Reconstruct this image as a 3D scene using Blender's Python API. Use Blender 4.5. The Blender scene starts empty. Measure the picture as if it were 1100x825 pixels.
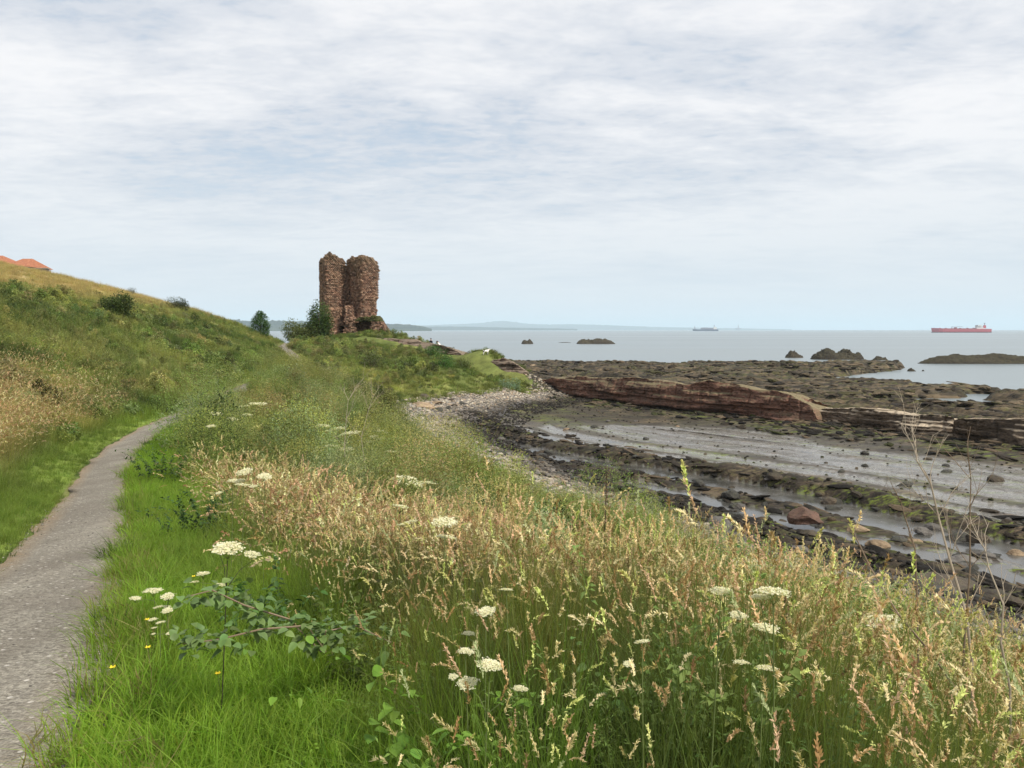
import bpy, bmesh, math, random
import numpy as np
from mathutils import Vector, Matrix, Euler
R = math.radians
random.seed(7)
rng = np.random.default_rng(11)
sc = bpy.context.scene
C = sc.collection

# ------------------------------------------------------------------ camera, world, sun, exposure
CAM_Z = 8.0
FPX = 850.0                       # focal length in pixels of the 1100 px wide photograph
PITCH = math.atan(58.5 / FPX)
cam = bpy.data.cameras.new('camera'); cam_ob = bpy.data.objects.new('camera', cam); C.objects.link(cam_ob)
cam.sensor_width = 36; cam.lens = 36 * FPX / 1100
cam.clip_start = 0.05; cam.clip_end = 120000
cam_ob.location = (0, 0, CAM_Z); cam_ob.rotation_euler = (math.pi/2 - PITCH, 0, 0)
sc.camera = cam_ob
sc.view_settings.view_transform = 'Standard'; sc.view_settings.look = 'None'
sc.view_settings.exposure = 0.12; sc.view_settings.gamma = 1; sc.view_settings.use_curve_mapping = False
SUN_EL, SUN_AZ = R(50), R(128)     # azimuth clockwise from +Y (view direction): behind and to the right
w = bpy.data.worlds.new('World'); sc.world = w; w.use_nodes = True
sun = bpy.data.lights.new('sun', 'SUN'); sun.energy = 4.4; sun.angle = R(4); sun.color = (1, .93, .80)
so = bpy.data.objects.new('sun', sun); C.objects.link(so)
so.rotation_euler = Vector((math.sin(SUN_AZ)*math.cos(SUN_EL), math.cos(SUN_AZ)*math.cos(SUN_EL), math.sin(SUN_EL))).to_track_quat('Z', 'Y').to_euler()
cy = sc.cycles
cy.max_bounces = 6; cy.diffuse_bounces = 3; cy.glossy_bounces = 3; cy.transmission_bounces = 3; cy.volume_bounces = 1; cy.transparent_max_bounces = 6
cy.use_denoising = True

class NT:
    """tiny node-tree writer"""
    def __init__(s, tree): s.t = tree; s.n = tree.nodes; s.l = tree.links
    def new(s, typ, **kw):
        nd = s.n.new(typ)
        for k, v in kw.items(): setattr(nd, k, v)
        return nd
    def put(s, sock, v):
        if v is None: return
        if isinstance(v, bpy.types.NodeSocket): s.l.new(v, sock)
        elif isinstance(v, (tuple, list)) and len(v) == 3 and sock.type == 'RGBA': sock.default_value = (*v, 1)
        else: sock.default_value = v
    def math(s, op, a, b=None, c=None, clamp=False):
        nd = s.new('ShaderNodeMath', operation=op, use_clamp=clamp)
        for i, v in enumerate((a, b, c)): s.put(nd.inputs[i], v) if v is not None else None
        return nd.outputs[0]
    def vmath(s, op, a, b=None):
        nd = s.new('ShaderNodeVectorMath', operation=op); s.put(nd.inputs[0], a)
        if b is not None: s.put(nd.inputs[1], b)
        return nd.outputs[0]
    def mapr(s, v, a, b, c=0., d=1., smooth=False):
        nd = s.new('ShaderNodeMapRange', clamp=True)
        if smooth: nd.interpolation_type = 'SMOOTHSTEP'
        for i, x in enumerate((v, a, b, c, d)): s.put(nd.inputs[i], x)
        return nd.outputs[0]
    def mix(s, f, a, b, blend='MIX'):
        nd = s.new('ShaderNodeMix', data_type='RGBA', blend_type=blend); nd.clamp_factor = True
        s.put(nd.inputs[0], f); s.put(nd.inputs[6], a); s.put(nd.inputs[7], b)
        return nd.outputs[2]
    def noise(s, vec, scale, detail=4, rough=.55, dist=0, dims='3D', col=False):
        nd = s.new('ShaderNodeTexNoise', noise_dimensions=dims)
        if vec is not None: s.l.new(vec, nd.inputs['Vector'])
        nd.inputs['Scale'].default_value = scale; nd.inputs['Detail'].default_value = detail
        nd.inputs['Roughness'].default_value = rough; nd.inputs['Distortion'].default_value = dist
        return nd.outputs['Color' if col else 'Fac']
    def voro(s, vec, scale, feature='F1', out='Distance', rnd=1):
        nd = s.new('ShaderNodeTexVoronoi', feature=feature)
        if vec is not None: s.l.new(vec, nd.inputs['Vector'])
        nd.inputs['Scale'].default_value = scale; nd.inputs['Randomness'].default_value = rnd
        return nd.outputs[out]
    def scale(s, vec, v, rot=(0, 0, 0), loc=(0, 0, 0)):
        nd = s.new('ShaderNodeMapping'); s.l.new(vec, nd.inputs[0])
        nd.inputs['Scale'].default_value = v; nd.inputs['Rotation'].default_value = rot; nd.inputs['Location'].default_value = loc
        return nd.outputs[0]
    def bump(s, h, strength=.5, dist=.05, nrm=None):
        nd = s.new('ShaderNodeBump'); s.put(nd.inputs['Height'], h)
        nd.inputs['Strength'].default_value = strength; nd.inputs['Distance'].default_value = dist
        if nrm is not None: s.l.new(nrm, nd.inputs['Normal'])
        return nd.outputs[0]

# sky: Nishita with a broken layer of altocumulus on a plane above
t = NT(w.node_tree); t.n.clear()
out = t.new('ShaderNodeOutputWorld'); bg = t.new('ShaderNodeBackground'); t.l.new(bg.outputs[0], out.inputs[0])
sky = t.new('ShaderNodeTexSky', sky_type='NISHITA'); sky.sun_disc = False
sky.sun_elevation = SUN_EL; sky.sun_rotation = SUN_AZ; sky.air_density = 1.0; sky.dust_density = 1.5; sky.ozone_density = 1.0
bg.inputs['Strength'].default_value = 0.1
dirv = t.new('ShaderNodeTexCoord').outputs['Generated']
sep = t.new('ShaderNodeSeparateXYZ'); t.l.new(dirv, sep.inputs[0])
zc = t.math('MAXIMUM', sep.outputs[2], 0.0)
zz = t.math('ADD', zc, 0.12)
cx = t.math('DIVIDE', sep.outputs[0], zz); cyy = t.math('DIVIDE', sep.outputs[1], zz)
comb = t.new('ShaderNodeCombineXYZ'); t.l.new(cx, comb.inputs[0]); t.l.new(cyy, comb.inputs[1])
pl = comb.outputs[0]
big = t.noise(t.scale(pl, (.55, .8, 1), rot=(0, 0, .15), loc=(3.1, 1.2, 0)), 1.0, 6, .55, .4)
med = t.noise(t.scale(pl, (1.6, 2.6, 1), rot=(0, 0, -.2), loc=(1, 7, 2)), 1.5, 7, .6, .6)
fin = t.noise(t.scale(pl, (3, 5, 1), rot=(0, 0, .1), loc=(5, 2, 2)), 3.0, 5, .6, .2)
cov = t.math('ADD', t.math('MULTIPLY', big, .62), t.math('ADD', t.math('MULTIPLY', med, .26), t.math('MULTIPLY', fin, .12)))
tiny = t.noise(t.scale(pl, (6, 8.5, 1), rot=(0, 0, -.12), loc=(2, 9, 2)), 2.2, 5, .62, .3)
mott = t.math('ADD', t.math('MULTIPLY', fin, .5), t.math('MULTIPLY', tiny, .5))
shade = t.mapr(t.math('ADD', t.math('ADD', t.math('MULTIPLY', big, .56), t.math('MULTIPLY', med, .26)), t.math('MULTIPLY', mott, .18)), .40, .585, 0, 1, True)
mask = t.mapr(t.math('ADD', t.math('MULTIPLY', cov, .8), t.math('MULTIPLY', tiny, .2)), .36, .46, 0, 1, True)
CLOUD_BRIGHT, CLOUD_DARK = (8.8, 8.8, 8.95), (6.1, 6.5, 7.2)
ccol = t.mix(shade, CLOUD_DARK, CLOUD_BRIGHT)
skyb = t.mix(.8, sky.outputs[0], (5.2, 6.15, 7.3))
upper = t.mix(mask, skyb, ccol)
hz = t.mapr(sep.outputs[2], 0.0, .27, 0, 1, True)
low = t.mix(t.mapr(cov, .4, .6, 0, .5), (6.8, 7.35, 7.85), (7.3, 7.65, 7.95))
upper = t.mix(hz, low, upper)
t.l.new(upper, bg.inputs[0])

# ------------------------------------------------------------------ helpers
def P(px, py, Y):
    """point at depth Y (metres ahead) seen at photo pixel px, py"""
    c, s = math.cos(PITCH), math.sin(PITCH)
    a, b = (px-550)/FPX, (412.5-py)/FPX
    dy, dz = c + b*s, -s + b*c
    k = Y / dy
    return Vector((a*k, Y, CAM_Z + dz*k))
def on_z(px, py, z):
    c, s = math.cos(PITCH), math.sin(PITCH)
    a, b = (px-550)/FPX, (412.5-py)/FPX
    dy, dz = c + b*s, -s + b*c
    k = (z - CAM_Z) / dz
    return Vector((a*k, dy*k, z))
def hash2(i, j, seed=0):
    i = i.astype(np.int64) & 0xffffffff; j = j.astype(np.int64) & 0xffffffff
    n = (i * 374761393 + j * 668265263 + seed * 2147483647) & 0xffffffff
    n = ((n ^ (n >> 13)) * 1274126177) & 0xffffffff
    n = (n ^ (n >> 16)) & 0xffffffff
    return n / 4294967295.0
def vn(x, y, seed=0):
    x = np.asarray(x, float); y = np.asarray(y, float)
    xi, yi = np.floor(x), np.floor(y); fx, fy = x-xi, y-yi
    fx = fx*fx*(3-2*fx); fy = fy*fy*(3-2*fy)
    a, b = hash2(xi, yi, seed), hash2(xi+1, yi, seed); c, d = hash2(xi, yi+1, seed), hash2(xi+1, yi+1, seed)
    return (a*(1-fx)+b*fx)*(1-fy) + (c*(1-fx)+d*fx)*fy
def fbm(x, y, seed=0, oct=4, gain=.5):
    s = 0; a = 1; tot = 0
    for k in range(oct):
        s = s + a*(vn(x*2**k+k*17.3, y*2**k-k*9.1, seed+k)-.5); tot += a; a *= gain
    return s/tot*2                     # about -1..1
def sstep(a, b, x):
    k = np.clip((x-a)/(b-a), 0, 1); return k*k*(3-2*k)

def np_mesh(name, V, F, attrs=None, smooth=False):
    V = np.asarray(V, np.float32); F = np.asarray(F, np.int32)
    me = bpy.data.meshes.new(name); k = F.shape[1]
    me.vertices.add(len(V)); me.vertices.foreach_set('co', V.ravel())
    me.loops.add(F.size); me.loops.foreach_set('vertex_index', F.ravel())
    me.polygons.add(len(F)); me.polygons.foreach_set('loop_start', np.arange(len(F), dtype=np.int32)*k)
    me.polygons.foreach_set('loop_total', np.full(len(F), k, np.int32))
    if smooth: me.polygons.foreach_set('use_smooth', np.ones(len(F), bool))
    for an, arr in (attrs or {}).items():
        arr = np.asarray(arr, np.float32)
        if arr.ndim == 1:
            at = me.attributes.new(an, 'FLOAT', 'POINT'); at.data.foreach_set('value', arr)
        else:
            if arr.shape[1] == 3: arr = np.c_[arr, np.ones(len(arr))]
            at = me.attributes.new(an, 'FLOAT_COLOR', 'POINT'); at.data.foreach_set('color', arr.astype(np.float32).ravel())
    me.update(calc_edges=True); me.validate()
    return me
def link(me, name, mat=None, parent=None, **props):
    o = bpy.data.objects.new(name, me); C.objects.link(o)
    if mat is not None:
        for m in (mat if isinstance(mat, (list, tuple)) else [mat]): me.materials.append(m)
    if parent: o.parent = parent
    for k, v in props.items(): o[k] = v
    return o
def thing(name, label, cat, loc=(0, 0, 0), rz=0, group=None):
    o = bpy.data.objects.new(name, None); C.objects.link(o); o.empty_display_size = .3
    o.location = loc; o.rotation_euler = (0, 0, rz); o['label'] = label; o['category'] = cat
    if group: o['group'] = group
    return o
def copy_tree(o, parent=None):
    c = o.copy(); C.objects.link(c); c.parent = parent
    for ch in o.children: copy_tree(ch, c)
    return c

class MB:
    """collects shapes into one mesh"""
    def __init__(s): s.bm = bmesh.new()
    def box(s, c, d, rz=0, taper=1, ry=0, rx=0, bev=0):
        r = bmesh.ops.create_cube(s.bm, size=1); vs = r['verts']
        for v in vs:
            k = taper if v.co.z > 0 else 1
            v.co = Vector((v.co.x*d[0]*k, v.co.y*d[1]*k, v.co.z*d[2]))
        if bev:
            es = list({e for v in vs for e in v.link_edges})
            rr = bmesh.ops.bevel(s.bm, geom=es, offset=bev, segments=1, affect='EDGES')
            vs = list({v for v in rr['verts']} | {v for v in vs if v.is_valid})
        M = Matrix.Translation(c) @ Euler((rx, ry, rz)).to_matrix().to_4x4()
        bmesh.ops.transform(s.bm, matrix=M, verts=[v for v in vs if v.is_valid]); return s
    def tube(s, pts, r0, r1=None, seg=6):
        r1 = r0 if r1 is None else r1; pts = [Vector(p) for p in pts]; rings = []
        for i, p in enumerate(pts):
            d = (pts[min(i+1, len(pts)-1)] - pts[max(i-1, 0)]).normalized()
            a = d.orthogonal().normalized(); b = d.cross(a); r = r0 + (r1-r0)*i/max(1, len(pts)-1)
            rings.append([s.bm.verts.new(p + (a*math.cos(k*math.tau/seg) + b*math.sin(k*math.tau/seg))*r) for k in range(seg)])
        for A, B in zip(rings, rings[1:]):
            for k in range(seg): s.bm.faces.new((A[k], A[(k+1) % seg], B[(k+1) % seg], B[k]))
        s.bm.faces.new(rings[0][::-1]); s.bm.faces.new(rings[-1]); return s
    def prism(s, poly, y0, y1):
        """poly in x,z extruded along y"""
        A = [s.bm.verts.new((x, y0, z)) for x, z in poly]; B = [s.bm.verts.new((x, y1, z)) for x, z in poly]
        n = len(poly); s.bm.faces.new(A); s.bm.faces.new(B[::-1])
        for k in range(n): s.bm.faces.new((A[k], B[k], B[(k+1) % n], A[(k+1) % n]))
        return s
    def hull(s, rings):
        """loft of rings (lists of points, same count)"""
        RR = [[s.bm.verts.new(p) for p in r] for r in rings]; n = len(rings[0])
        for A, B in zip(RR, RR[1:]):
            for k in range(n): s.bm.faces.new((A[k], A[(k+1) % n], B[(k+1) % n], B[k]))
        s.bm.faces.new(RR[0][::-1]); s.bm.faces.new(RR[-1]); return s
    def build(s, name, mat, parent=None, smooth=False, **props):
        bmesh.ops.recalc_face_normals(s.bm, faces=s.bm.faces)
        me = bpy.data.meshes.new(name); s.bm.to_mesh(me); s.bm.free()
        if smooth:
            for p in me.polygons: p.use_smooth = True
        return link(me, name, mat, parent, **props)

def mat(name, col=(.5, .5, .5), rough=.8, build=None, spec=.3, metal=0):
    m = bpy.data.materials.new(name); m.use_nodes = True; t = NT(m.node_tree)
    b = m.node_tree.nodes['Principled BSDF']
    b.inputs['Base Color'].default_value = (*col, 1); b.inputs['Roughness'].default_value = rough
    b.inputs['Specular IOR Level'].default_value = spec; b.inputs['Metallic'].default_value = metal
    if build: build(t, b)
    return m
def paint(name, col, rough=.6):
    """weathered flat colour"""
    def f(t, b):
        g = t.new('ShaderNodeTexCoord').outputs['Object']
        n = t.noise(g, 1.5, 6, .6)
        t.put(b.inputs['Base Color'], t.mix(t.mapr(n, .35, .7), tuple(c*.8 for c in col), tuple(min(1, c*1.12) for c in col)))
    return mat(name, col, rough, f)

# ------------------------------------------------------------------ terrain in rails
YS = np.arange(-20, 200, 1.0)
def rail(tab, sm=2.0):
    tab = np.array(tab, float); k = np.exp(-.5*(np.arange(-8, 9)/sm)**2); k /= k.sum()
    xs, zs = (np.interp(YS, tab[:, 0], tab[:, i]) for i in (1, 2))
    pad = lambda a: np.convolve(np.r_[2*a[0]-a[8:0:-1], a, 2*a[-1]-a[-2:-10:-1]], k, 'valid')
    return pad(xs), pad(zs)
PATH = rail([(-12, 1.5, 6.9), (0, -1.35, 6.5), (3, -2.25, 6.34), (5, -3.2, 6.1), (7.8, -4.5, 5.7), (12.5, -6.7, 5.2), (18, -9.4, 4.75), (24, -11.9, 4.4), (30, -13.6, 4.3),
             (36, -14.6, 4.3), (50, -16.6, 4.5), (75, -20.4, 4.8), (85, -23.6, 5.35), (95, -27.6, 6.0), (110, -31, 5.9), (130, -36, 5.0), (150, -42, 2.5), (165, -46, 0), (200, -50, -3)], 1.3)
R2 = rail([(-12, 6, 6.5), (0, 1.5, 6.2), (4, 1.2, 5.95), (8, 0, 5.15), (12.5, -2.5, 4.6), (18, -5, 4.2), (24, -8, 3.9), (30, -10, 3.7), (40, -12, 3.7), (50, -13, 3.7), (60, -14.5, 3.8),
           (70, -15, 3.9), (80, -16, 4.3), (88, -17, 4.8), (95, -19, 5.6), (105, -20, 6.3), (115, -21, 6.9), (125, -22, 7.0), (140, -28, 5), (160, -42, 1), (175, -46, -3)])
R3 = rail([(-12, 11, 4), (0, 7, 4.1), (4, 6, 4), (8, 4.7, 3.7), (12.5, 2.5, 3.4), (18, .3, 3.2), (24, -2.5, 3), (30, -4.7, 2.9), (40, -8, 2.9), (50, -10.5, 2.9), (60, -12, 3), (70, -10, 2.9),
           (80, -7, 3.3), (88, -4.5, 4.4), (95, -5, 5.3), (105, -10, 5.5), (115, -15, 6.4), (125, -18, 6.5), (140, -26, 4.5), (160, -40, .5), (175, -44, -3)])
R4 = rail([(-12, 16, 2.3), (0, 12, 2.2), (4, 11.3, 2.2), (8, 10.3, 2.2), (12.5, 9, 2.1), (18, 6.5, 2.1), (24, 3.2, 2.0), (30, .3, 2), (40, -4, 2.1), (50, -7.2, 2.1), (60, -8.8, 2.2), (70, -6.2, 2),
           (80, -1, 1.8), (84, 2, 1.9), (88, 3, 2.7), (95, .3, 4.0), (105, -6, 4.6), (115, -12.5, 5.2), (125, -16.5, 4.2), (140, -24, 2), (160, -38, .3), (175, -42, -3)])
def shore_off(y): return np.interp(y, [70, 80, 90, 200], [8.0, 5, 4, 4])
HU = np.array([-.1, 0, 1.2, 3.6, 10.6, 20, 38, 60, 100, 160]); HH = np.array([0, 0, .25, 1.2, 4.0, 6.7, 10.7, 13.6, 16.5, 18])
def path_x(y): return np.interp(y, YS, PATH[0])
def toe_x(y): return np.interp(y, YS, R4[0])
def strat_n(x, y): return x*.84 + y*.54
def strat_s(x, y): return x*.54 - y*.84
SEA_POLYS = []
for poly in ([(969, 397), (930, 402), (896, 406), (881, 410.5), (905, 412.5), (955, 414), (1010, 419), (1023, 420), (1060, 421), (1100, 425), (1400, 437), (1500, 392), (990, 388)],
             [(940, 430), (1000, 428), (1036, 428.5), (1043, 423), (1064, 423.5), (1056, 430.5), (1100, 434.5), (1400, 441), (1400, 449), (1100, 437), (1030, 438.5), (985, 435)]):
    SEA_POLYS.append(np.array([on_z(px, py, 0)[:2] for px, py in poly]))
def poly_sdf(x, y, poly):
    d = np.full(x.shape, 1e9); inside = np.zeros(x.shape, bool); n = len(poly)
    for i in range(n):
        ax, ay = poly[i]; bx, by = poly[(i+1) % n]; ex, ey = bx-ax, by-ay
        wx, wy = x-ax, y-ay; k = np.clip((wx*ex+wy*ey)/(ex*ex+ey*ey), 0, 1)
        d = np.minimum(d, (wx-ex*k)**2 + (wy-ey*k)**2)
        c = ((ay > y) != (by > y)) & (x < (bx-ax)*(y-ay)/(by-ay+1e-12)+ax); inside ^= c
    d = np.sqrt(d); return np.where(inside, -d, d)
POOL_Z = .32
def gravel(x, y):
    n = strat_n(x, y)+1.2*fbm(x*.2, y*.2, 43, 3); nb = 39.5+np.maximum(x-6, -4)*.72; return sstep(nb-.8, nb+1.6, n)
def plat(x, y):
    n0 = strat_n(x, y); s = strat_s(x, y)
    wob = fbm(s*.05, n0*.03, 5, 3)*2.0 + fbm(s*.22, n0*.12, 6, 3)*.55
    n = n0 + wob
    def saw(per, seed):
        q = n/per; i = np.floor(q); f = q-i
        amp = .35 + .65*hash2(i, i*0+seed, seed); amp = amp*(.35+1.0*vn(s*.11+i*7.7, i*3.1, seed+3))
        rise = sstep(0, .10, f)*(1-f)**.8
        return amp*rise
    blocks = vn(s*.7+np.floor(n/1.1)*5.3, np.floor(n/1.1), 21)
    st = saw(4.3, 1)*.55 + saw(1.5, 2)*.28 + saw(.55, 4)*.10 + (blocks-.5)*.10
    rough = fbm(x*.8, y*.8, 9, 4)*.12
    near = .24 + st*.85 + rough*1.5 + .10*(vn(s*1.6, n*2.2, 23)-.5) + .25*(1-sstep(21, 27, n0))
    # long ridge that bounds the wet sheet
    near = near + .42*np.exp(-((n-31.2)/.75)**2)*(.5+.9*vn(s*.25, s*0, 31))
    near = near - .55*np.exp(-((n-28.8)/1.15)**2)*(.5+.6*vn(s*.12, s*0, 35)) - .5*np.exp(-((n-25.6)/1.0)**2)*(vn(s*.09, s*0, 33) > .3)
    sheet = .315 + fbm(n*.9, s*.22, 12, 5)*.045 + .13*saw(2.6, 8) + .05*saw(.9, 9)
    left = sstep(-46, -58, s)          # dark gravel towards the head of the cove
    sheet = sheet + .15*left*(1-sstep(38, 34, n0)*.7) + .16*gravel(x, y) + .02*fbm(x*2, y*2, 15, 3)
    k1 = sstep(32.2, 34.0, n); z = near*(1-k1) + sheet*k1
    mid = .62 + st*.7 + rough
    k2 = sstep(45.5, 49.5, n0 + fbm(s*.1, s*0, 41, 2)*1.6 - 3.0*sstep(-22, -8, s)*0); z = z*(1-k2) + mid*k2
    far = .50 + st*1.15 + rough*2 + .45*fbm(x*.05, y*.07, 51, 3) + .5*sstep(100, 150, y)*(.6+vn(x*.06, y*.1, 52))
    k3 = sstep(54, 60, n0); z = z*(1-k3) + far*k3
    # seaward edge
    edge = 166 + 5*fbm(x*.04, x*0, 61, 4) + 2*fbm(x*.3, x*0, 62, 3)
    z = z - 4.5*sstep(edge-1, edge+7, y)
    z = z - 4*sstep(100, 125, x)
    for k, pg in enumerate(SEA_POLYS):
        sd = poly_sdf(x, y, pg) + fbm(x*.25, y*.25, 71+k, 4)*1.2
        z = z - (z+.9)*sstep(1.6, -1.2, sd)
    return z
OUTL = [P(px, 380, Y)[:2] for px, Y in [(388, 112.5), (425, 110.3), (452, 108.3), (472, 105.3), (490, 101.5), (503, 98.3), (520, 94.3), (540, 91.3), (560, 89.3), (578, 88.2)]]
def line_dist(x, y, dx=0, dy=0):
    d = np.full(np.shape(x), 1e9)
    for (ax, ay), (bx, by) in zip(OUTL, OUTL[1:]):
        ax, ay, bx, by = ax+dx, ay+dy, bx+dx, by+dy
        ex, ey = bx-ax, by-ay; k = np.clip(((x-ax)*ex+(y-ay)*ey)/(ex*ex+ey*ey), 0, 1); d = np.minimum(d, np.hypot(x-ax-ex*k, y-ay-ey*k))
    return d
def ground_z(x, y, fine=True):
    x = np.asarray(x, float); y = np.asarray(y, float)
    yi = np.clip(y, -19, 198)
    g = lambda r: (np.interp(yi, YS, r[0]), np.interp(yi, YS, r[1]))
    px, pz = g(PATH); x2, z2 = g(R2); x3, z3 = g(R3); x4, z4 = g(R4)
    xa, za = px + .62, pz; xb, zb = px+1.9, pz-.05
    x2 = np.maximum(x2, xb+.3)
    u = px - .62 - x
    fade = 1 - .9*sstep(100, 175, yi)
    hill = pz + np.interp(u, HU, HH)*fade + sstep(2, 10, u)*(fbm(x*.09, y*.09, 81, 4)*.55)
    z = np.where(u > -1.24, hill, 0)
    def seg(x0, z0, x1, z1, z):
        k = (x-x0)/np.maximum(x1-x0, .01); m = (x >= x0) & (x < x1); return np.where(m, z0+(z1-z0)*k, z)
    z = seg(xa, za, xb, zb, z); z = seg(xb, zb, x2, z2, z); z = seg(x2, z2, x3, z3, z); z = seg(x3, z3, x4, z4, z)
    bump = sstep(1.2, 3, x-px)*(1-sstep(-1, 1, x-x4)*.6)
    z = z + bump*fbm(x*.22, y*.22, 83, 4)*.22
    x5 = x4 + shore_off(yi); pf = plat(x, y)
    k = np.clip((x-x4)/(x5-x4), 0, 1)
    sh = z4*(1-k) + pf*k + .12*fbm(x*.5, y*.5, 85, 3)*(1-k)
    # rock shelves crop out through the lower beach
    z = np.where(x >= x4, sh, z)
    # mound under the tower
    z = z + .75*np.exp(-(((x+25)/9)**2 + ((y-121)/9)**2)) + .5*np.exp(-(((x+36)/5)**2+((y-106)/6)**2))
    # the ground falls away in front of the outcrops, and rises to a grassy knoll behind the second
    z = z - np.interp(x, [-24, -16, -10, -5, 0, 3], [.8, 1.2, 1.5, 2.0, 1.7, 1.0])*np.exp(-(line_dist(x, y, -.8, -3.4)/2.6)**2)*(x < x4+3)
    z = z + .95*np.exp(-(((x+3.2)/3.6)**2 + ((y-98.5)/3.2)**2))
    z = z - 5*sstep(150, 185, y)*(x < x4+6)
    return z
def gz(x, y): return float(ground_z(np.array([x]), np.array([y]))[0])

# ------------------------------------------------------------------ materials of the setting
def attr(t, name, typ='GEOMETRY', out='Color'):
    nd = t.new('ShaderNodeAttribute', attribute_name=name, attribute_type=typ); return nd.outputs[out]
def f_soil(t, b):
    g = t.new('ShaderNodeTexCoord').outputs['Object']
    z = attr(t, 'zone')
    n = t.noise(g, .9, 7, .65); n2 = t.noise(g, 9, 5, .6)
    c = t.mix(t.mapr(n, .35, .65), t.mix(1., z, (.5, .5, .45), 'MULTIPLY'), t.mix(1., z, (.95, .95, .9), 'MULTIPLY'))
    c = t.mix(t.mapr(n2, .45, .75, 0, .5), c, (.05, .045, .03))
    t.put(b.inputs['Base Color'], c); t.put(b.inputs['Normal'], t.bump(n2, .7, .12))
M_SOIL = mat('turf_soil', rough=.95, build=f_soil, spec=.1)
def strike(t, sc=(1, 1, 1)):
    g = t.new('ShaderNodeTexCoord').outputs['Object']
    return g, t.scale(g, sc, rot=(0, 0, math.atan2(.84, .54)))   # x' along the strike
def f_platform(t, b):
    g, sv = strike(t, (.12, 1, 1.2))
    sv2 = t.scale(g, (.3, 2.6, 3), rot=(0, 0, math.atan2(.84, .54)))
    geo = t.new('ShaderNodeNewGeometry'); sp = t.new('ShaderNodeSeparateXYZ'); t.l.new(geo.outputs['Position'], sp.inputs[0])
    n = t.noise(g, .35, 6, .6); band = t.noise(sv, .9, 7, .65, .3); fine = t.noise(sv2, 2.2, 6, .7, .2); gr = t.noise(g, 7, 4, .7)
    c = t.mix(t.mapr(band, .36, .66), (.016, .014, .012), (.058, .046, .034))
    c = t.mix(t.mapr(fine, .48, .72), c, (.095, .075, .055))
    c = t.mix(t.math('MULTIPLY', t.mapr(n, .52, .68), t.mapr(fine, .4, .6)), c, (.19, .14, .09))
    far = attr(t, 'far', out='Fac')
    c = t.mix(t.math('MULTIPLY', far, t.mapr(band, .5, .66, 0, .75)), c, (.16, .12, .075))
    wet = attr(t, 'wet', out='Fac')
    pat = t.noise(t.scale(sv, (.6, .5, .5)), 1.6, 6, .7, .5)
    mud = t.mix(t.mapr(gr, .4, .7), (.10, .092, .082), (.32, .30, .275))
    mud = t.mix(t.mapr(pat, .5, .62, 0, .75), mud, (.075, .068, .055))
    c = t.mix(t.math('MULTIPLY', wet, .88), c, mud)
    grn = attr(t, 'algae', out='Fac')
    al = t.math('MULTIPLY', grn, t.mapr(fine, .42, .62))
    al = t.math('MULTIPLY', al, t.mapr(t.noise(sv, 2.5, 5, .7), .46, .6))
    c = t.mix(al, c, t.mix(gr, (.07, .10, .012), (.22, .28, .04)))
    t.put(b.inputs['Base Color'], c)
    t.put(b.inputs['Specular IOR Level'], t.mapr(wet, 0, 1, .12, .6)); rg = t.mapr(wet, 0, 1, .7, .17); rg = t.math('ADD', rg, t.mapr(gr, .3, .7, -.05, .1)); t.put(b.inputs['Roughness'], rg)
    h = t.math('ADD', t.math('MULTIPLY', fine, .6), t.math('MULTIPLY', gr, .4))
    bb = t.new('ShaderNodeBump'); t.put(bb.inputs['Height'], h); t.put(bb.inputs['Strength'], t.mapr(wet, 0, 1, .9, .18)); bb.inputs['Distance'].default_value = .12
    t.put(b.inputs['Normal'], bb.outputs[0])
M_PLAT = mat('wet_strata_rock', rough=.6, build=f_platform, spec=.35)
def f_beach(t, b):
    g = t.new('ShaderNodeTexCoord').outputs['Object']
    vc = t.new('ShaderNodeTexVoronoi'); t.l.new(g, vc.inputs['Vector']); vc.inputs['Scale'].default_value = 5.5
    hs = t.new('ShaderNodeSeparateColor'); t.l.new(vc.outputs['Color'], hs.inputs[0])
    low = attr(t, 'low', out='Fac'); n = t.noise(g, .6, 5, .6)
    lt = t.mix(hs.outputs[0], (.10, .085, .075), (.50, .43, .36)); dk = t.mix(hs.outputs[1], (.018, .017, .016), (.10, .085, .07))
    f = t.math('ADD', low, t.mapr(n, .3, .7, -.35, .35), clamp=True)
    c = t.mix(f, lt, dk)
    e = t.voro(g, 5.5, 'DISTANCE_TO_EDGE'); c = t.mix(t.mapr(e, .0, .07, .75, 0), c, (.03, .027, .024))
    t.put(b.inputs['Base Color'], c); t.put(b.inputs['Normal'], t.bump(t.mapr(e, 0, .3), .9, .1)); t.put(b.inputs['Roughness'], t.mapr(f, 0, 1, .8, .5))
M_BEACH = mat('shingle', build=f_beach, spec=.4)
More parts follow.
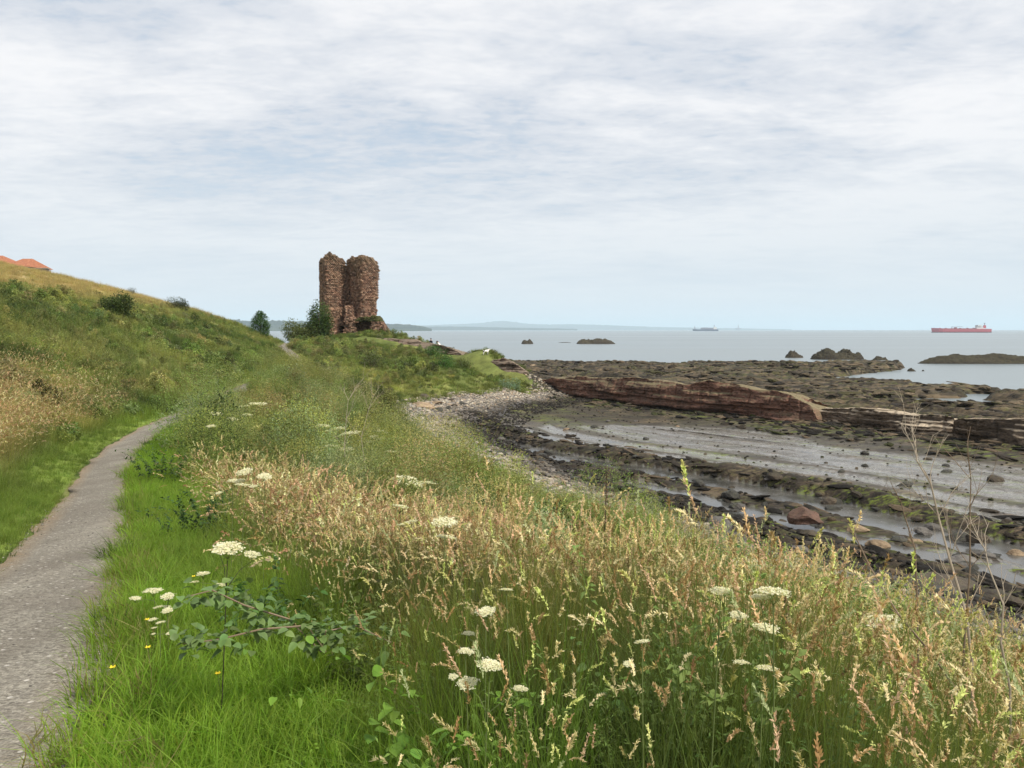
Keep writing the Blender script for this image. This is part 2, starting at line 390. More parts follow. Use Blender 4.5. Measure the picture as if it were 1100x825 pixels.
def f_path(t, b):
    g = t.new('ShaderNodeTexCoord').outputs['Object']
    vc = t.new('ShaderNodeTexVoronoi'); t.l.new(g, vc.inputs['Vector']); vc.inputs['Scale'].default_value = 55
    hs = t.new('ShaderNodeSeparateColor'); t.l.new(vc.outputs['Color'], hs.inputs[0])
    n = t.noise(g, 1.3, 6, .6); n2 = t.noise(g, 14, 5, .7)
    c = t.mix(hs.outputs[0], (.125, .115, .095), (.375, .35, .295))
    n0 = t.noise(t.scale(g, (1.6, .35, 1)), 1.2, 5, .6); c = t.mix(t.mapr(n0, .42, .62, 0, .55), c, (.13, .115, .092)); c = t.mix(t.mapr(n0, .42, .3, 0, .4), c, (.36, .33, .27))
    c = t.mix(t.mapr(n, .3, .7, 0, .45), c, (.17, .145, .12)); c = t.mix(t.mapr(n2, .45, .75, 0, .6), c, (.13, .115, .10))
    vb = t.new('ShaderNodeTexVoronoi'); t.l.new(g, vb.inputs['Vector']); vb.inputs['Scale'].default_value = 17
    hb = t.new('ShaderNodeSeparateColor'); t.l.new(vb.outputs['Color'], hb.inputs[0])
    c = t.mix(t.math('MULTIPLY', t.mapr(vb.outputs['Distance'], .25, .18), t.mapr(hb.outputs[1], .72, .78)), c, (.45, .42, .38))
    ed = attr(t, 'edge', out='Fac')
    c = t.mix(t.math('MULTIPLY', ed, t.mapr(n2, .35, .6, .25, 1)), c, (.27, .19, .11))
    t.put(b.inputs['Base Color'], c)
    e = t.voro(g, 55, 'F1'); t.put(b.inputs['Normal'], t.bump(t.math('ADD', t.mapr(e, 0, .6, 1, 0), t.math('MULTIPLY', n2, 1.5)), .8, .012))
M_PATH = mat('path_grit', rough=.9, build=f_path, spec=.2)
def f_sea(t, b):
    g = t.new('ShaderNodeTexCoord').outputs['Object']
    a = t.noise(t.scale(g, (.35, 1, 1), rot=(0, 0, .25)), 1.1, 4, .6); c = t.noise(t.scale(g, (.2, 1, 1), rot=(0, 0, -.1)), .16, 5, .6)
    d = t.noise(t.scale(g, (.25, 1, 1), rot=(0, 0, .1)), .006, 4, .5)
    h = t.math('ADD', t.math('MULTIPLY', a, .12), t.math('MULTIPLY', c, .8))
    t.put(b.inputs['Normal'], t.bump(h, .55, .5))
    t.put(b.inputs['Base Color'], t.mix(t.mapr(d, .35, .65), (.145, .185, .205), (.195, .23, .245)))
    t.put(b.inputs['Roughness'], t.mapr(d, .35, .65, .28, .38))
M_SEA = mat('sea_water', rough=.3, build=f_sea, spec=.5)
def f_pool(t, b):
    g = t.new('ShaderNodeTexCoord').outputs['Object']
    n = t.noise(g, 3.5, 4, .6); t.put(b.inputs['Normal'], t.bump(n, .12, .03))
    m = t.noise(g, .5, 6, .65); t.put(b.inputs['Base Color'], t.mix(t.mapr(m, .4, .65), (.05, .05, .045), (.10, .095, .085)))
    t.put(b.inputs['Roughness'], t.mapr(m, .35, .65, .08, .3))
M_POOL = mat('pool_water', rough=.12, build=f_pool, spec=.6)

# ------------------------------------------------------------------ zone colours
GREEN_BRIGHT = np.array([.255, .395, .048]); GREEN_MID = np.array([.165, .215, .062]); GREEN_DARK = np.array([.085, .130, .038])
OLIVE = np.array([.290, .280, .105]); TAN = np.array([.52, .385, .205]); PINK = np.array([.50, .37, .25]); YEL = np.array([.42, .39, .11])
def lerp(a, b, k): return a*(1-k[:, None]) + b*k[:, None]
def zone_col(x, y):
    x = np.asarray(x, float); y = np.asarray(y, float)
    px = path_x(y); ul = px - .6 - x; ur = x - px - .6
    n1 = fbm(x*.16, y*.12, 101, 4); n2 = fbm(x*.6, y*.5, 102, 3); n3 = fbm(x*.05, y*.04, 103, 3)
    c = np.tile(GREEN_MID, (len(x), 1))
    n4 = fbm(x*.33, y*.2, 104, 3)
    c = lerp(c, GREEN_DARK, sstep(-.05, .45, n1)*.8); c = lerp(c, GREEN_DARK*.75, sstep(.12, .35, n4)*.7*(y > 16)); c = lerp(c, OLIVE*1.1, sstep(.12, .35, -n4)*.6*(y > 16)); c = lerp(c, OLIVE, sstep(.0, .5, -n1)*.7); c = lerp(c, YEL, sstep(.15, .5, n2)*.35)
    # hill above the path
    hl = ul > 0
    hz = ground_z(x, y)
    hi = sstep(9.6, 12.6, hz + n1*1.6 + .03*(y-60))*hl; c = lerp(c, TAN*.85+OLIVE*.15, hi*.9)
    lo = (1-sstep(6.5, 10.5, ul+n1*3))*(1-sstep(24, 40, y+n3*10))*sstep(.7, 2.2, ul+n2)*hl; c = lerp(c, TAN, lo*.85)
    c = lerp(c, np.array([.22, .30, .06]), (1-sstep(.5, 1.8, ul))*hl*(y < 34))
    c = c*(1+.22*(hl*sstep(20, 40, y)))[:, None]
    # right of the path
    rr = ur > 0
    c = lerp(c, GREEN_BRIGHT*(1), (1-sstep(1.0, 1.8, ur+n2*.25))*rr*(y < 34))
    c = c*(1+.32*fbm(x*1.3, y*1.1, 105, 3)*(np.abs(x-px) < 3))[:, None]
    pk = np.exp(-((ur-3.6)/1.9)**2 - ((y-9.5)/4.)**2); c = lerp(c, PINK*.8, np.clip(pk*.9, 0, 1)*rr)
    yl = np.exp(-((y-26)/8.)**2)*sstep(1.5, 3, ur); c = lerp(c, OLIVE*1.05+YEL*.15, np.clip(yl*(.7+n1), 0, .9)*rr)
    pr = sstep(62, 75, y)*rr; c = lerp(c, np.array([.20, .245, .07]), pr*.5)
    yp = np.exp(-((x+14)/4.5)**2 - ((y-70)/8.)**2); c = lerp(c, np.array([.42, .40, .13]), np.clip(yp, 0, 1)*.8*rr)
    rt = sstep(86, 93, y)*sstep(-9, -5, x); c = lerp(c, np.array([.25, .285, .085])*1.0, rt*.6)
    return np.clip(c*(1+.18*n2[:, None]), .01, 1)

# ------------------------------------------------------------------ land mesh (one polar sheet, split where the surface changes)
cxo, cyo = 0.0, -6.0
ang = np.concatenate([np.linspace(-100, -44, 60)[:-1], np.linspace(-44, 44, 1000), np.linspace(44, 100, 60)[1:]])
ang = np.radians(ang)
rad = np.exp(np.linspace(math.log(1.5), math.log(215), 900))
A, RR_ = np.meshgrid(ang, rad)
GX = cxo + RR_*np.sin(A); GY = cyo + RR_*np.cos(A)
fx, fy = GX.ravel(), GY.ravel()
GZ = ground_z(fx, fy)
nr, nc = len(rad), len(ang)
idx = np.arange(nr*nc).reshape(nr, nc)
Q = np.stack([idx[:-1, :-1], idx[:-1, 1:], idx[1:, 1:], idx[1:, :-1]], -1).reshape(-1, 4)[:, ::-1]
qx, qy = fx[Q].mean(1), fy[Q].mean(1)
tx = toe_x(np.clip(qy, -19, 198)); so_ = shore_off(qy)
wv = fbm(qx*.3, qy*.3, 111, 3)
is_land = qx < tx + wv*.8 - .2
is_beach = (~is_land) & (qx < tx + so_*.8 + wv*1.5) & (qy < 86)
regions = {'grassland': is_land, 'pebble_beach': is_beach, 'rock_platform': ~(is_land | is_beach)}
V_ = np.c_[fx, fy, GZ]
n0v, sv_ = strat_n(fx, fy), strat_s(fx, fy)
wetv = sstep(32.0, 34.5, n0v+fbm(sv_*.1, n0v*.1, 5, 2))*(1-sstep(46, 50, n0v)); wetv *= (.45+.55*sstep(-62, -50, sv_))*(1-.92*gravel(fx, fy)) ; wetv = wetv*(1-.75*sstep(POOL_Z+.045, POOL_Z+.09, GZ)); wetv = np.clip(wetv + .8*(GZ < POOL_Z+.04)*(n0v < 50), 0, 1)
algae = np.clip(.2+1.0*sstep(.0, .35, fbm(sv_*.06, n0v*.45, 121, 3)+.12), 0, 1)*(1-.5*sstep(55, 60, n0v))
farv = sstep(52, 58, n0v)
lowv = sstep(2.0, 6.5, fx - toe_x(fy) + 1.2*fbm(fx*.25, fy*.25, 123, 3))
zc_ = zone_col(fx, fy)
for nm, m in regions.items():
    f = Q[m]; used, inv = np.unique(f, return_inverse=True)
    at = {'grassland': {'zone': zc_[used]}, 'pebble_beach': {'low': lowv[used]}, 'rock_platform': {'wet': wetv[used], 'algae': algae[used], 'far': farv[used]}}[nm]
    me = np_mesh(nm, V_[used], inv.reshape(-1, 4), at, smooth=(nm != 'rock_platform'))
    link(me, nm, {'grassland': M_SOIL, 'pebble_beach': M_BEACH, 'rock_platform': M_PLAT}[nm], kind='structure')
# path strip
yy = np.concatenate([np.arange(-12, 12, .06), np.arange(12, 120, .25)])
ww = np.array([-.62, -.5, -.3, 0, .3, .5, .62]); PXc = path_x(yy)
slope = np.gradient(PXc, yy); cosn = 1/np.sqrt(1+slope**2)
X = []; Y = []; E = []
for j, o in enumerate(ww):
    jit = fbm(yy*1.7, yy*0+j*(abs(o) > .45), 131, 4)*.16*(abs(o) > .45)
    X.append(PXc + o*(1-.14*sstep(7, 14, yy))+jit); Y.append(yy); E.append(np.full(len(yy), (0 if abs(o) < .45 else (.55 if abs(o) < .6 else 1.))*(1.0 if o < 0 else .45)))
X, Y, E = (np.array(a).T.ravel() for a in (X, Y, E)); Z = ground_z(X, Y) + .018
Z = Z - .012*(np.tile(np.abs(ww) > .6, len(yy)))
ii = np.arange(len(yy)*7).reshape(-1, 7); F = np.stack([ii[:-1, :-1], ii[:-1, 1:], ii[1:, 1:], ii[1:, :-1]], -1).reshape(-1, 4)
link(np_mesh('footpath', np.c_[X, Y, Z], F, {'edge': E}, True), 'footpath', M_PATH, kind='structure')
# sea (rings growing outwards) and the water standing on the platform
ra = np.concatenate([[0], np.geomspace(20, 45000, 60)]); th = np.linspace(0, math.tau, 97)[:-1]
vs = [(0, 60, 0)] + [(r*math.cos(a), 60+r*math.sin(a), 0) for r in ra[1:] for a in th]
me = bpy.data.meshes.new('sea'); fs = [(0, 1+k, 1+(k+1) % 96) for k in range(96)]
for i in range(len(ra)-2):
    for k in range(96):
        a = 1+i*96; fs.append((a+k, a+96+k, a+96+(k+1) % 96, a+(k+1) % 96))
me.from_pydata(vs, [], fs); link(me, 'sea', M_SEA, kind='structure')
# pool sheet bounded by the beach, the ridge line and the right side
def nsxy(n, s): return (n*.84+s*.54, n*.54-s*.84)
pp = [nsxy(19, -42), nsxy(19, 12), nsxy(50.2, 20), nsxy(50.4, -70), nsxy(30, -62)]
me = bpy.data.meshes.new('tide_pool_water'); me.from_pydata([(x, y, POOL_Z) for x, y in pp], [], [tuple(range(5))]); link(me, 'tide_pool_water', M_POOL, kind='structure')

# ------------------------------------------------------------------ large rocks
def lump_rock(name, rx, ry, rz, seed, mat_, sub=3, strata=.5, flat=.25):
    """an angular boulder: displaced icosphere with bedding steps and a flattened base"""
    bm = bmesh.new(); bmesh.ops.create_icosphere(bm, subdivisions=sub, radius=1)
    V = np.array([v.co[:] for v in bm.verts])
    r = np.ones(len(V)); rg = np.random.default_rng(seed)
    for k in range(9):                    # planar cuts give facets
        d = rg.normal(size=3); d /= np.linalg.norm(d); h = rg.uniform(.62, .95)
        p = V @ d; V = V - np.outer(np.maximum(p-h, 0), d)*.92
    q = V[:, 2]*3.2 + seed; f = q-np.floor(q)
    V[:, :2] *= (1 - strata*.16*(f < .28) + .07*(vn(np.floor(q), np.arctan2(V[:, 1], V[:, 0])*1.5, seed)-.5)[:])[:, None]
    nn = fbm(V[:, 0]*1.7+seed*3.1+V[:, 2], V[:, 1]*1.7-V[:, 2]*1.3, seed, 5)
    V *= (1+.22*nn)[:, None]
    V = V*np.array([rx, ry, rz]); V[:, 2] = np.maximum(V[:, 2], -rz*flat)
    for v, c in zip(bm.verts, V): v.co = c
    me = bpy.data.meshes.new(name); bm.to_mesh(me); bm.free(); me.materials.append(mat_)
    return me
def f_boulder(light, dark, green=.3):
    def f(t, b):
        g = t.new('ShaderNodeTexCoord').outputs['Object']; rnd = t.new('ShaderNodeObjectInfo').outputs['Random']
        n = t.noise(g, 2.0, 7, .65); n2 = t.noise(t.scale(g, (2, 2, 9)), 2.5, 5, .6); n3 = t.noise(g, 12, 4, .7)
        c = t.mix(t.mapr(n, .35, .65), dark, light); c = t.mix(t.mapr(n2, .55, .7, 0, .6), c, tuple(x*.45 for x in dark))
        c = t.mix(t.mapr(rnd, 0, 1, 0, .5), c, tuple(x*.5 for x in dark))
        geo = t.new('ShaderNodeNewGeometry'); sp = t.new('ShaderNodeSeparateXYZ'); t.l.new(geo.outputs['Normal'], sp.inputs[0])
        c = t.mix(t.math('MULTIPLY', t.mapr(sp.outputs[2], .3, .9), t.mapr(n3, .5, .6, 0, green)), c, (.10, .11, .03))
        t.put(b.inputs['Base Color'], c); t.put(b.inputs['Normal'], t.bump(t.math('ADD', n3, n2), .8, .08))
    return f
M_BROWN = mat('brown_boulder', rough=.7, build=f_boulder((.13, .098, .068), (.045, .036, .029)), spec=.3)
M_BLACK = mat('dark_weedy_boulder', rough=.55, build=f_boulder((.055, .048, .038), (.018, .016, .014), .4), spec=.5)
M_TANR = mat('tan_boulder', rough=.8, build=f_boulder((.42, .31, .20), (.20, .14, .09), .15), spec=.3)
M_GREYR = mat('grey_boulder', rough=.7, build=f_boulder((.22, .20, .18), (.09, .08, .075), .2), spec=.4)
M_REDR = mat('red_boulder', rough=.75, build=f_boulder((.24, .13, .09), (.10, .055, .04), .15), spec=.4)

def f_ridge(red, topc, mossy=.5):
    def f(t, b):
        g = t.new('ShaderNodeTexCoord').outputs['Object']
        geo = t.new('ShaderNodeNewGeometry'); sp = t.new('ShaderNodeSeparateXYZ'); t.l.new(geo.outputs['Normal'], sp.inputs[0])
        sv = t.scale(g, (.16, 1, 2.2), rot=(0, 0, math.atan2(.84, .54)))
        n = t.noise(sv, 1.0, 7, .65, .4); n2 = t.noise(sv, 3.4, 6, .7, .3); n3 = t.noise(g, .35, 5, .6); n4 = t.noise(g, 9, 4, .7)
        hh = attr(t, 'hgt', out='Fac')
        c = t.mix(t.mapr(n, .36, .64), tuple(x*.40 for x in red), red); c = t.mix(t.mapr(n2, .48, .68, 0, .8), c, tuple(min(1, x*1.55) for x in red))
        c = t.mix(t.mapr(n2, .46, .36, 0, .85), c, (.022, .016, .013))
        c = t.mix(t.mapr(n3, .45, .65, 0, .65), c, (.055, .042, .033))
        c = t.mix(t.mapr(hh, .30, .06, 0, .92), c, (.018, .016, .013))  # black shade of the undercut, painted into the colour of the foot
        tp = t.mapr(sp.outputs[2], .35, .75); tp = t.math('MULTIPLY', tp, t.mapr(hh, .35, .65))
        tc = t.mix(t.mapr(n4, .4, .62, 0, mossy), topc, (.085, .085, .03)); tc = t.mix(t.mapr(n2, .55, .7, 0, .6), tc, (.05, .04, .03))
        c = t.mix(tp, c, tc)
        t.put(b.inputs['Base Color'], c); t.put(b.inputs['Normal'], t.bump(t.math('ADD', n2, t.math('MULTIPLY', n4, .5)), 1.0, .15))
    return f
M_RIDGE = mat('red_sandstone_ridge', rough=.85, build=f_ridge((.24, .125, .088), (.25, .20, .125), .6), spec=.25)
M_SLAB = mat('tan_slab_rock', rough=.85, build=f_ridge((.16, .115, .08), (.62, .51, .38), .12), spec=.25)
M_OUT = mat('brown_outcrop_rock', rough=.9, build=f_ridge((.16, .105, .08), (.26, .20, .16), .4), spec=.2)
def ridge(name, rows, mt, label, cat, width=7, seed=1, under=.8, lay=.3, step=.12, sink=.5, bulge=.5, frac=.5, topvar=.25):
    """bedded rock bank: rows are (px, y of top, y of foot, depth of the foot)"""
    B = []; T = []
    for px, yt, yb, Yd in rows:
        b = P(px, yb, Yd); tt = P(px, yt, Yd+1.2); B.append(b); T.append(tt.z)
    B = np.array([v[:] for v in B]); T = np.array(T)
    d = np.r_[0, np.cumsum(np.hypot(*np.diff(B[:, :2], axis=0).T))]; L = d[-1]
    s = np.arange(0, L, step); k = len(s)
    bx, by, bz, tz = (np.interp(s, d, a) for a in (B[:, 0], B[:, 1], B[:, 2], T))
    kn = np.exp(-.5*(np.arange(-20, 21)/8)**2); kn /= kn.sum()
    sm = lambda a: np.convolve(np.pad(a, 20, 'edge'), kn, 'valid')
    bx, by = sm(bx), sm(by); tx_, ty_ = np.gradient(bx), np.gradient(by); ln = np.hypot(tx_, ty_); tx_, ty_ = tx_/ln, ty_/ln
    nx, ny = -ty_, tx_; flip = np.where(nx*bx+ny*by < 0, -1, 1); nx, ny = nx*flip, ny*flip        # pointing away from the viewer
    tz = tz + topvar*fbm(s*.35, s*0, seed, 4) + .5*topvar*(np.floor(vn(s*.5, s*0, seed+9)*4)/4-.5)
    endk = sstep(0, 1.5, s)*sstep(0, 1.5, L-s)
    H = (tz-bz)
    rows_ = []; att = []
    nf, nb = 44, 34
    for j in range(nf):
        v = j/(nf-1); z = bz - sink + (H*endk+sink)*v
        q = z*3.0 + 1.1*fbm(s*.06, s*0, seed+2, 3) + .3*fbm(s*.4, s*0, seed+5, 3) + s*.02; li = np.floor(q)
        off = lay*(hash2(li, li*0+seed, seed)-.35) + lay*.9*fbm(s*.35+li*9.7, li*2.2, seed+4, 4)
        q2 = z*9; off = off + .07*(hash2(np.floor(q2), np.floor(s*.9), seed+7)-.5)
        prof = bulge*v + under*sstep(.34, .02, v)
        cell = np.floor(s/1.9+hash2(li//3, li*0, seed+21)*7); fr_ = s/1.9+hash2(li//3, li*0, seed+21)*7-cell
        off = off + .26*(hash2(cell, li//3, seed+23)-.5) + .16*np.exp(-((fr_-.5)/.04)**2)
        off = off*(.25+.75*sstep(0, .25, v)) + prof + .9*fbm(s*.12, z*.3, seed+11, 4)
        rows_.append(np.c_[bx+nx*off, by+ny*off, z]); att.append(np.full(k, v))
    offT = off
    for j in range(1, nb):
        v = j/(nb-1); wd = offT + v*width
        z = tz*endk + (bz-sink)*(1-endk) - (H*endk+sink)*(v**1.3)*frac*1.9*.5 - .10*(np.floor(v*7+vn(s*.3, s*0+j*.1, seed+3)*1.5)%2) + .16*fbm(s*.6, wd*.8+s*0, seed+13, 4)
        if j == nb-1: z = z*0 + bz - 1.0
        rows_.append(np.c_[bx+nx*wd, by+ny*wd, z]); att.append(np.full(k, 1-v*.3))
    V = np.concatenate(rows_); ii = np.arange(len(rows_)*k).reshape(-1, k)
    F = np.stack([ii[:-1, :-1], ii[:-1, 1:], ii[1:, 1:], ii[1:, :-1]], -1).reshape(-1, 4)
    me = np_mesh(name, V, F, {'hgt': np.concatenate(att)})
    return link(me, name, mt, label=label, category=cat)
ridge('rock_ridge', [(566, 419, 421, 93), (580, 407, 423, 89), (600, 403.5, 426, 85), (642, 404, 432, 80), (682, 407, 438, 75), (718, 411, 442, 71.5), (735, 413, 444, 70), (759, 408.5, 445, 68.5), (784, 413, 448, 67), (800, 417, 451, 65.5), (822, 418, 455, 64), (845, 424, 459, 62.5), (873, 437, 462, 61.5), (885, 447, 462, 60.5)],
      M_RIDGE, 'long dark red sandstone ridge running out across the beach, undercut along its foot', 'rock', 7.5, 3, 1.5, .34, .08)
ridge('rock_slab', [(866, 440, 458, 64), (884, 436, 460, 62), (922, 435.5, 466, 59), (952, 436.5, 470, 57), (985, 443, 476, 54.5), (1012, 447, 480, 53.2), (1045, 450, 484, 52)],
      M_SLAB, 'cream topped tilted rock slab beside the right end of the red ridge', 'rock', 5.0, 5, .9, .25, .10)
ridge('rock_slab', [(1000, 455, 480, 53.5), (1024, 448, 484, 52), (1049, 445, 487, 50.5), (1100, 447, 494, 48), (1180, 452, 505, 45), (1260, 462, 520, 42)],
      M_SLAB, 'broad brown rock slab with a thin pale top rim, at the right edge of the shore', 'rock', 5.0, 6, .5, .22, .10)
ridge('rock_outcrop', [(384, 362.5, 372, 112), (400, 363, 374, 111), (425, 364, 379, 109), (452, 368, 384, 107), (472, 373.5, 389, 104), (490, 379, 394, 100)],
      M_OUT, 'brown rubbly rock outcrop below the tower where two people stand', 'rock', 4.0, 8, .2, .35, .10, .6, 1.4, .5, .4)
ridge('rock_outcrop', [(486, 380, 394, 100), (503, 384, 401, 96.5), (520, 388, 409, 92.5), (540, 390, 416, 89.5), (560, 399, 421, 88), (578, 408, 424, 87.5)],
      M_OUT, 'brown rubbly rock outcrop below the grassy knoll at the cove head', 'rock', 2.6, 9, .2, .35, .10, .6, 1.2, .5, .4)

# islets: rough rock standing in the sea
def islet(px0, px1, ybase, ytop, label, seed, mt=None, depthk=.5):
    a, b = on_z(px0, ybase, 0), on_z(px1, ybase, 0); W = (b-a).length/2; c = (a+b)/2
    H = P((px0+px1)/2, ytop, c.y).z
    ru = np.linspace(-1, 1, 140); rv = np.linspace(-1, 1, 60); U, Vv = np.meshgrid(ru, rv)
    D = W*depthk
    e = np.clip(1-(np.abs(U)**3+np.abs(Vv)**2.4), 0, 1)
    h = (e**.45)*(.45+.9*vn(U*2.6+seed, Vv*1.3, seed)+.25*fbm(U*7, Vv*4, seed+1, 4)); h = h/h.max()
    h = np.floor(h*7+vn(U*9, Vv*5, seed+5)*.8)/7*.6+h*.4+.14*fbm(U*16+seed, Vv*8, seed+7, 4)*e
    h = np.clip(h, 0, 1.1)
    x = U*W*1.02; y = Vv*D + 0*U
    Z = h*H*1.08 - .5*(1-e) - .1
    V = np.c_[x.ravel(), y.ravel(), Z.ravel()]; ii = np.arange(V.shape[0]).reshape(60, 140)
    F = np.stack([ii[:-1, :-1], ii[:-1, 1:], ii[1:, 1:], ii[1:, :-1]], -1).reshape(-1, 4)
    o = link(np_mesh('sea_rock', V, F), 'sea_rock', mt or M_ISLET, label=label, category='sea rock', group='rocks standing out of the sea')
    o.location = (c.x, c.y+D, 0); o.rotation_euler = (0, 0, math.atan2(b.y-a.y, b.x-a.x))
M_ISLET = mat('islet_rock', rough=.8, build=f_boulder((.085, .068, .046), (.028, .024, .019), .4), spec=.2)
islet(877, 933, 386.5, 374.5, 'largest rounded sea rock just beyond the end of the rock shelf', 3)
islet(845, 865, 384.5, 376.5, 'small domed sea rock next to the largest rounded one', 5)
islet(938, 956, 387, 382.5, 'low pointed scrap of rock trailing right of the largest rounded sea rock', 7)
islet(992, 1180, 391, 380.5, 'long low chain of sea rock under the red tanker', 12, depthk=.12)
islet(560, 573, 369.6, 364.5, 'tiny dark sea rock, leftmost beyond the shelf', 9)
islet(620, 662, 369.6, 363.5, 'flat dark sea rock with a blocky hump far out beyond the shelf', 11, depthk=.3)
islet(598, 617, 368.2, 367.4, 'barely awash reef left of the blocky humped sea rock', 13, depthk=.3)
islet(975, 986, 399, 395.2, 'small boulder in the shallows off the tip of the upper shelf', 15)
islet(990, 994, 398.8, 396.6, 'smallest pebble-like rock in the shallows off the shelf tip', 16)

# boulders on the shore
b_mesh = {}
def boulder(px, py, wpx, hk, mt, label, seed, z0=.32, group=None, name='boulder', dk=.8):
    g = on_z(px, py, z0)
    for _ in range(4): g = on_z(px, py, gz(g.x, g.y)-.02)
    r = wpx/FPX*g.y/2
    o = link(lump_rock('boulder', r*1.12, r*dk, r*hk, seed, mt, 3), name, label=label, category='boulder')
    if group: o['group'] = group
    o.location = (g.x, g.y+r*.5, max(g.z, z0-.05)+r*hk*.2); o.rotation_euler = (rng.uniform(-.1, .1), rng.uniform(-.15, .15), rng.uniform(-.4, .4))
    return o
BL = [(930, 488, 9, .7, M_BLACK, 'small black boulder alone on the far part of the pale wet flat'), (905, 508, 9, .7, M_BLACK, 'small black boulder near the strata ridge on the pale wet flat'),
      (1018, 508, 13, .4, M_BLACK, 'flat black rock lying on the pale wet flat between bare branches'), (1071, 518, 19, .6, M_BROWN, 'rounded olive brown boulder on the pale wet flat, far right'),
      (974, 523, 17, .5, M_BLACK, 'dark mound of rock at the near rim of the pale wet flat'), (1046, 505, 8, .3, M_BLACK, 'thin flat dark rock beside the thin bare stem'),
      (893, 543, 19, .75, M_BROWN, 'rounded brown boulder behind the leafy nettle patch'), (1046, 556, 13, .7, M_BROWN, 'small brown boulder among the right hand puddles'),
      (973, 555, 24, .7, M_BROWN, 'olive brown boulder at the edge of the bright puddle'), (1012, 560, 30, .55, M_BLACK, 'wide black weedy boulder in the middle of the puddles'),
      (1054, 583, 24, .8, M_BROWN, 'square brown boulder standing in the lower right puddle'), (752, 523, 12, .9, M_BLACK, 'upright black boulder on the mid shore strata'),
      (694, 473, 8, .7, M_BLACK, 'lone black stone on the dark gravel below the red ridge'), (727, 460, 7, .7, M_TANR, 'pale stone on the dark gravel below the red ridge'),
      (868, 563, 40, .7, M_REDR, 'squarish reddish boulder with a dark hollow above the nettles'), (924, 573, 22, .6, M_TANR, 'tan boulder at the near end of the puddles'),
      (946, 590, 26, .6, M_TANR, 'ochre flat sided boulder below the puddles'), (984, 585, 20, .5, M_TANR, 'flat sandy boulder beside a black one below the puddles'),
      (968, 583, 20, .6, M_BLACK, 'black boulder wedged between two sandy ones'), (1035, 592, 30, .5, M_BLACK, 'low black boulder pile near the lower right puddle'),
      (1060, 600, 24, .5, M_GREYR, 'smooth grey boulder below the square brown one'), (1095, 600, 20, .6, M_TANR, 'tan boulder at the right edge of the shore'),
      (1010, 640, 95, .28, M_BROWN, 'broad brown rock shelf just above the bank grass'), (1090, 655, 70, .35, M_BROWN, 'rough brown rock block at the right above the bank grass'),
      (575, 467, 8, .8, M_BLACK, 'black stone where the shingle meets the dark gravel'), (609, 463, 9, .6, M_TANR, 'pale boulder by the head of the wet flat'),
      (665, 505, 14, .6, M_BROWN, 'brown boulder at the left end of the strata ridge'), (700, 500, 22, .45, M_REDR, 'reddish slab lying on the strata above the shingle'),
      (790, 547, 15, .6, M_BLACK, 'dark boulder behind the nettle tops'), (690, 545, 14, .6, M_BLACK, 'dark boulder low on the shingle behind the grass heads'),
      (655, 528, 12, .7, M_GREYR, 'grey boulder at the lower shingle edge'), (1040, 617, 40, .35, M_GREYR, 'slabby grey rock between the two brown shelves'),
      (452, 437, 30, .22, M_TANR, 'orange tan slab at the grassy top corner of the shingle'), (468, 434, 18, .3, M_TANR, 'smaller orange tan slab at the top corner of the shingle'), (537, 419, 16, .35, M_GREYR, 'pale block at the head of the cove under the grey green bush'),
      (572, 393.5, 9, .35, M_TANR, 'pale flat topped boulder on the grass tip beyond the cove')]
for i, (px, py, wp, hk, mt_, lb) in enumerate(BL): boulder(px, py, wp, hk, mt_, lb, 40+i)
# nameless boulders strewn over the lower shore: shared meshes, each its own object
bm_dark = [lump_rock('shore_boulder', 1, .8, .55, 200+k, M_BLACK if k < 5 else (M_BROWN if k < 8 else M_GREYR), 2) for k in range(10)]
cnt = 0
while cnt < 150:
    r = float(np.clip(rng.lognormal(-1.45, .45), .12, .6))
    n_ = rng.uniform(19.5, 33) if rng.random() < .8 else rng.uniform(33, 46); s_ = -rng.uniform(4, 62)
    x, y = nsxy(n_, s_)
    if y < 14 or abs(x) > .68*y or (n_ > 33 and rng.random() < .6): continue
    kb = int(rng.integers(10)); tone = 'black' if kb < 5 else ('brown' if kb < 8 else 'grey')
    where = ('between the shingle and the first puddles' if n_ < 24 else 'among the puddles of the broken strata' if n_ < 29.5 else 'on the long strata ridge' if n_ < 33 else 'lying on the pale wet flat')
    if n_ < 33: where += ', nearer end' if s_ > -34 else ', towards the cove head'
    o = link(bm_dark[kb], 'boulder', label=('large ' if r > .3 else 'small ')+tone+' boulder '+where, category='boulder', group='boulders strewn along the low shore')
    o.location = (x, y, max(gz(x, y), POOL_Z-.05)+r*.08); o.scale = (r, r*rng.uniform(.8, 1.1), r*rng.uniform(.7, 1.1)); o.rotation_euler = (rng.uniform(-.2, .2), rng.uniform(-.2, .2), rng.uniform(0, 6.28)); cnt += 1

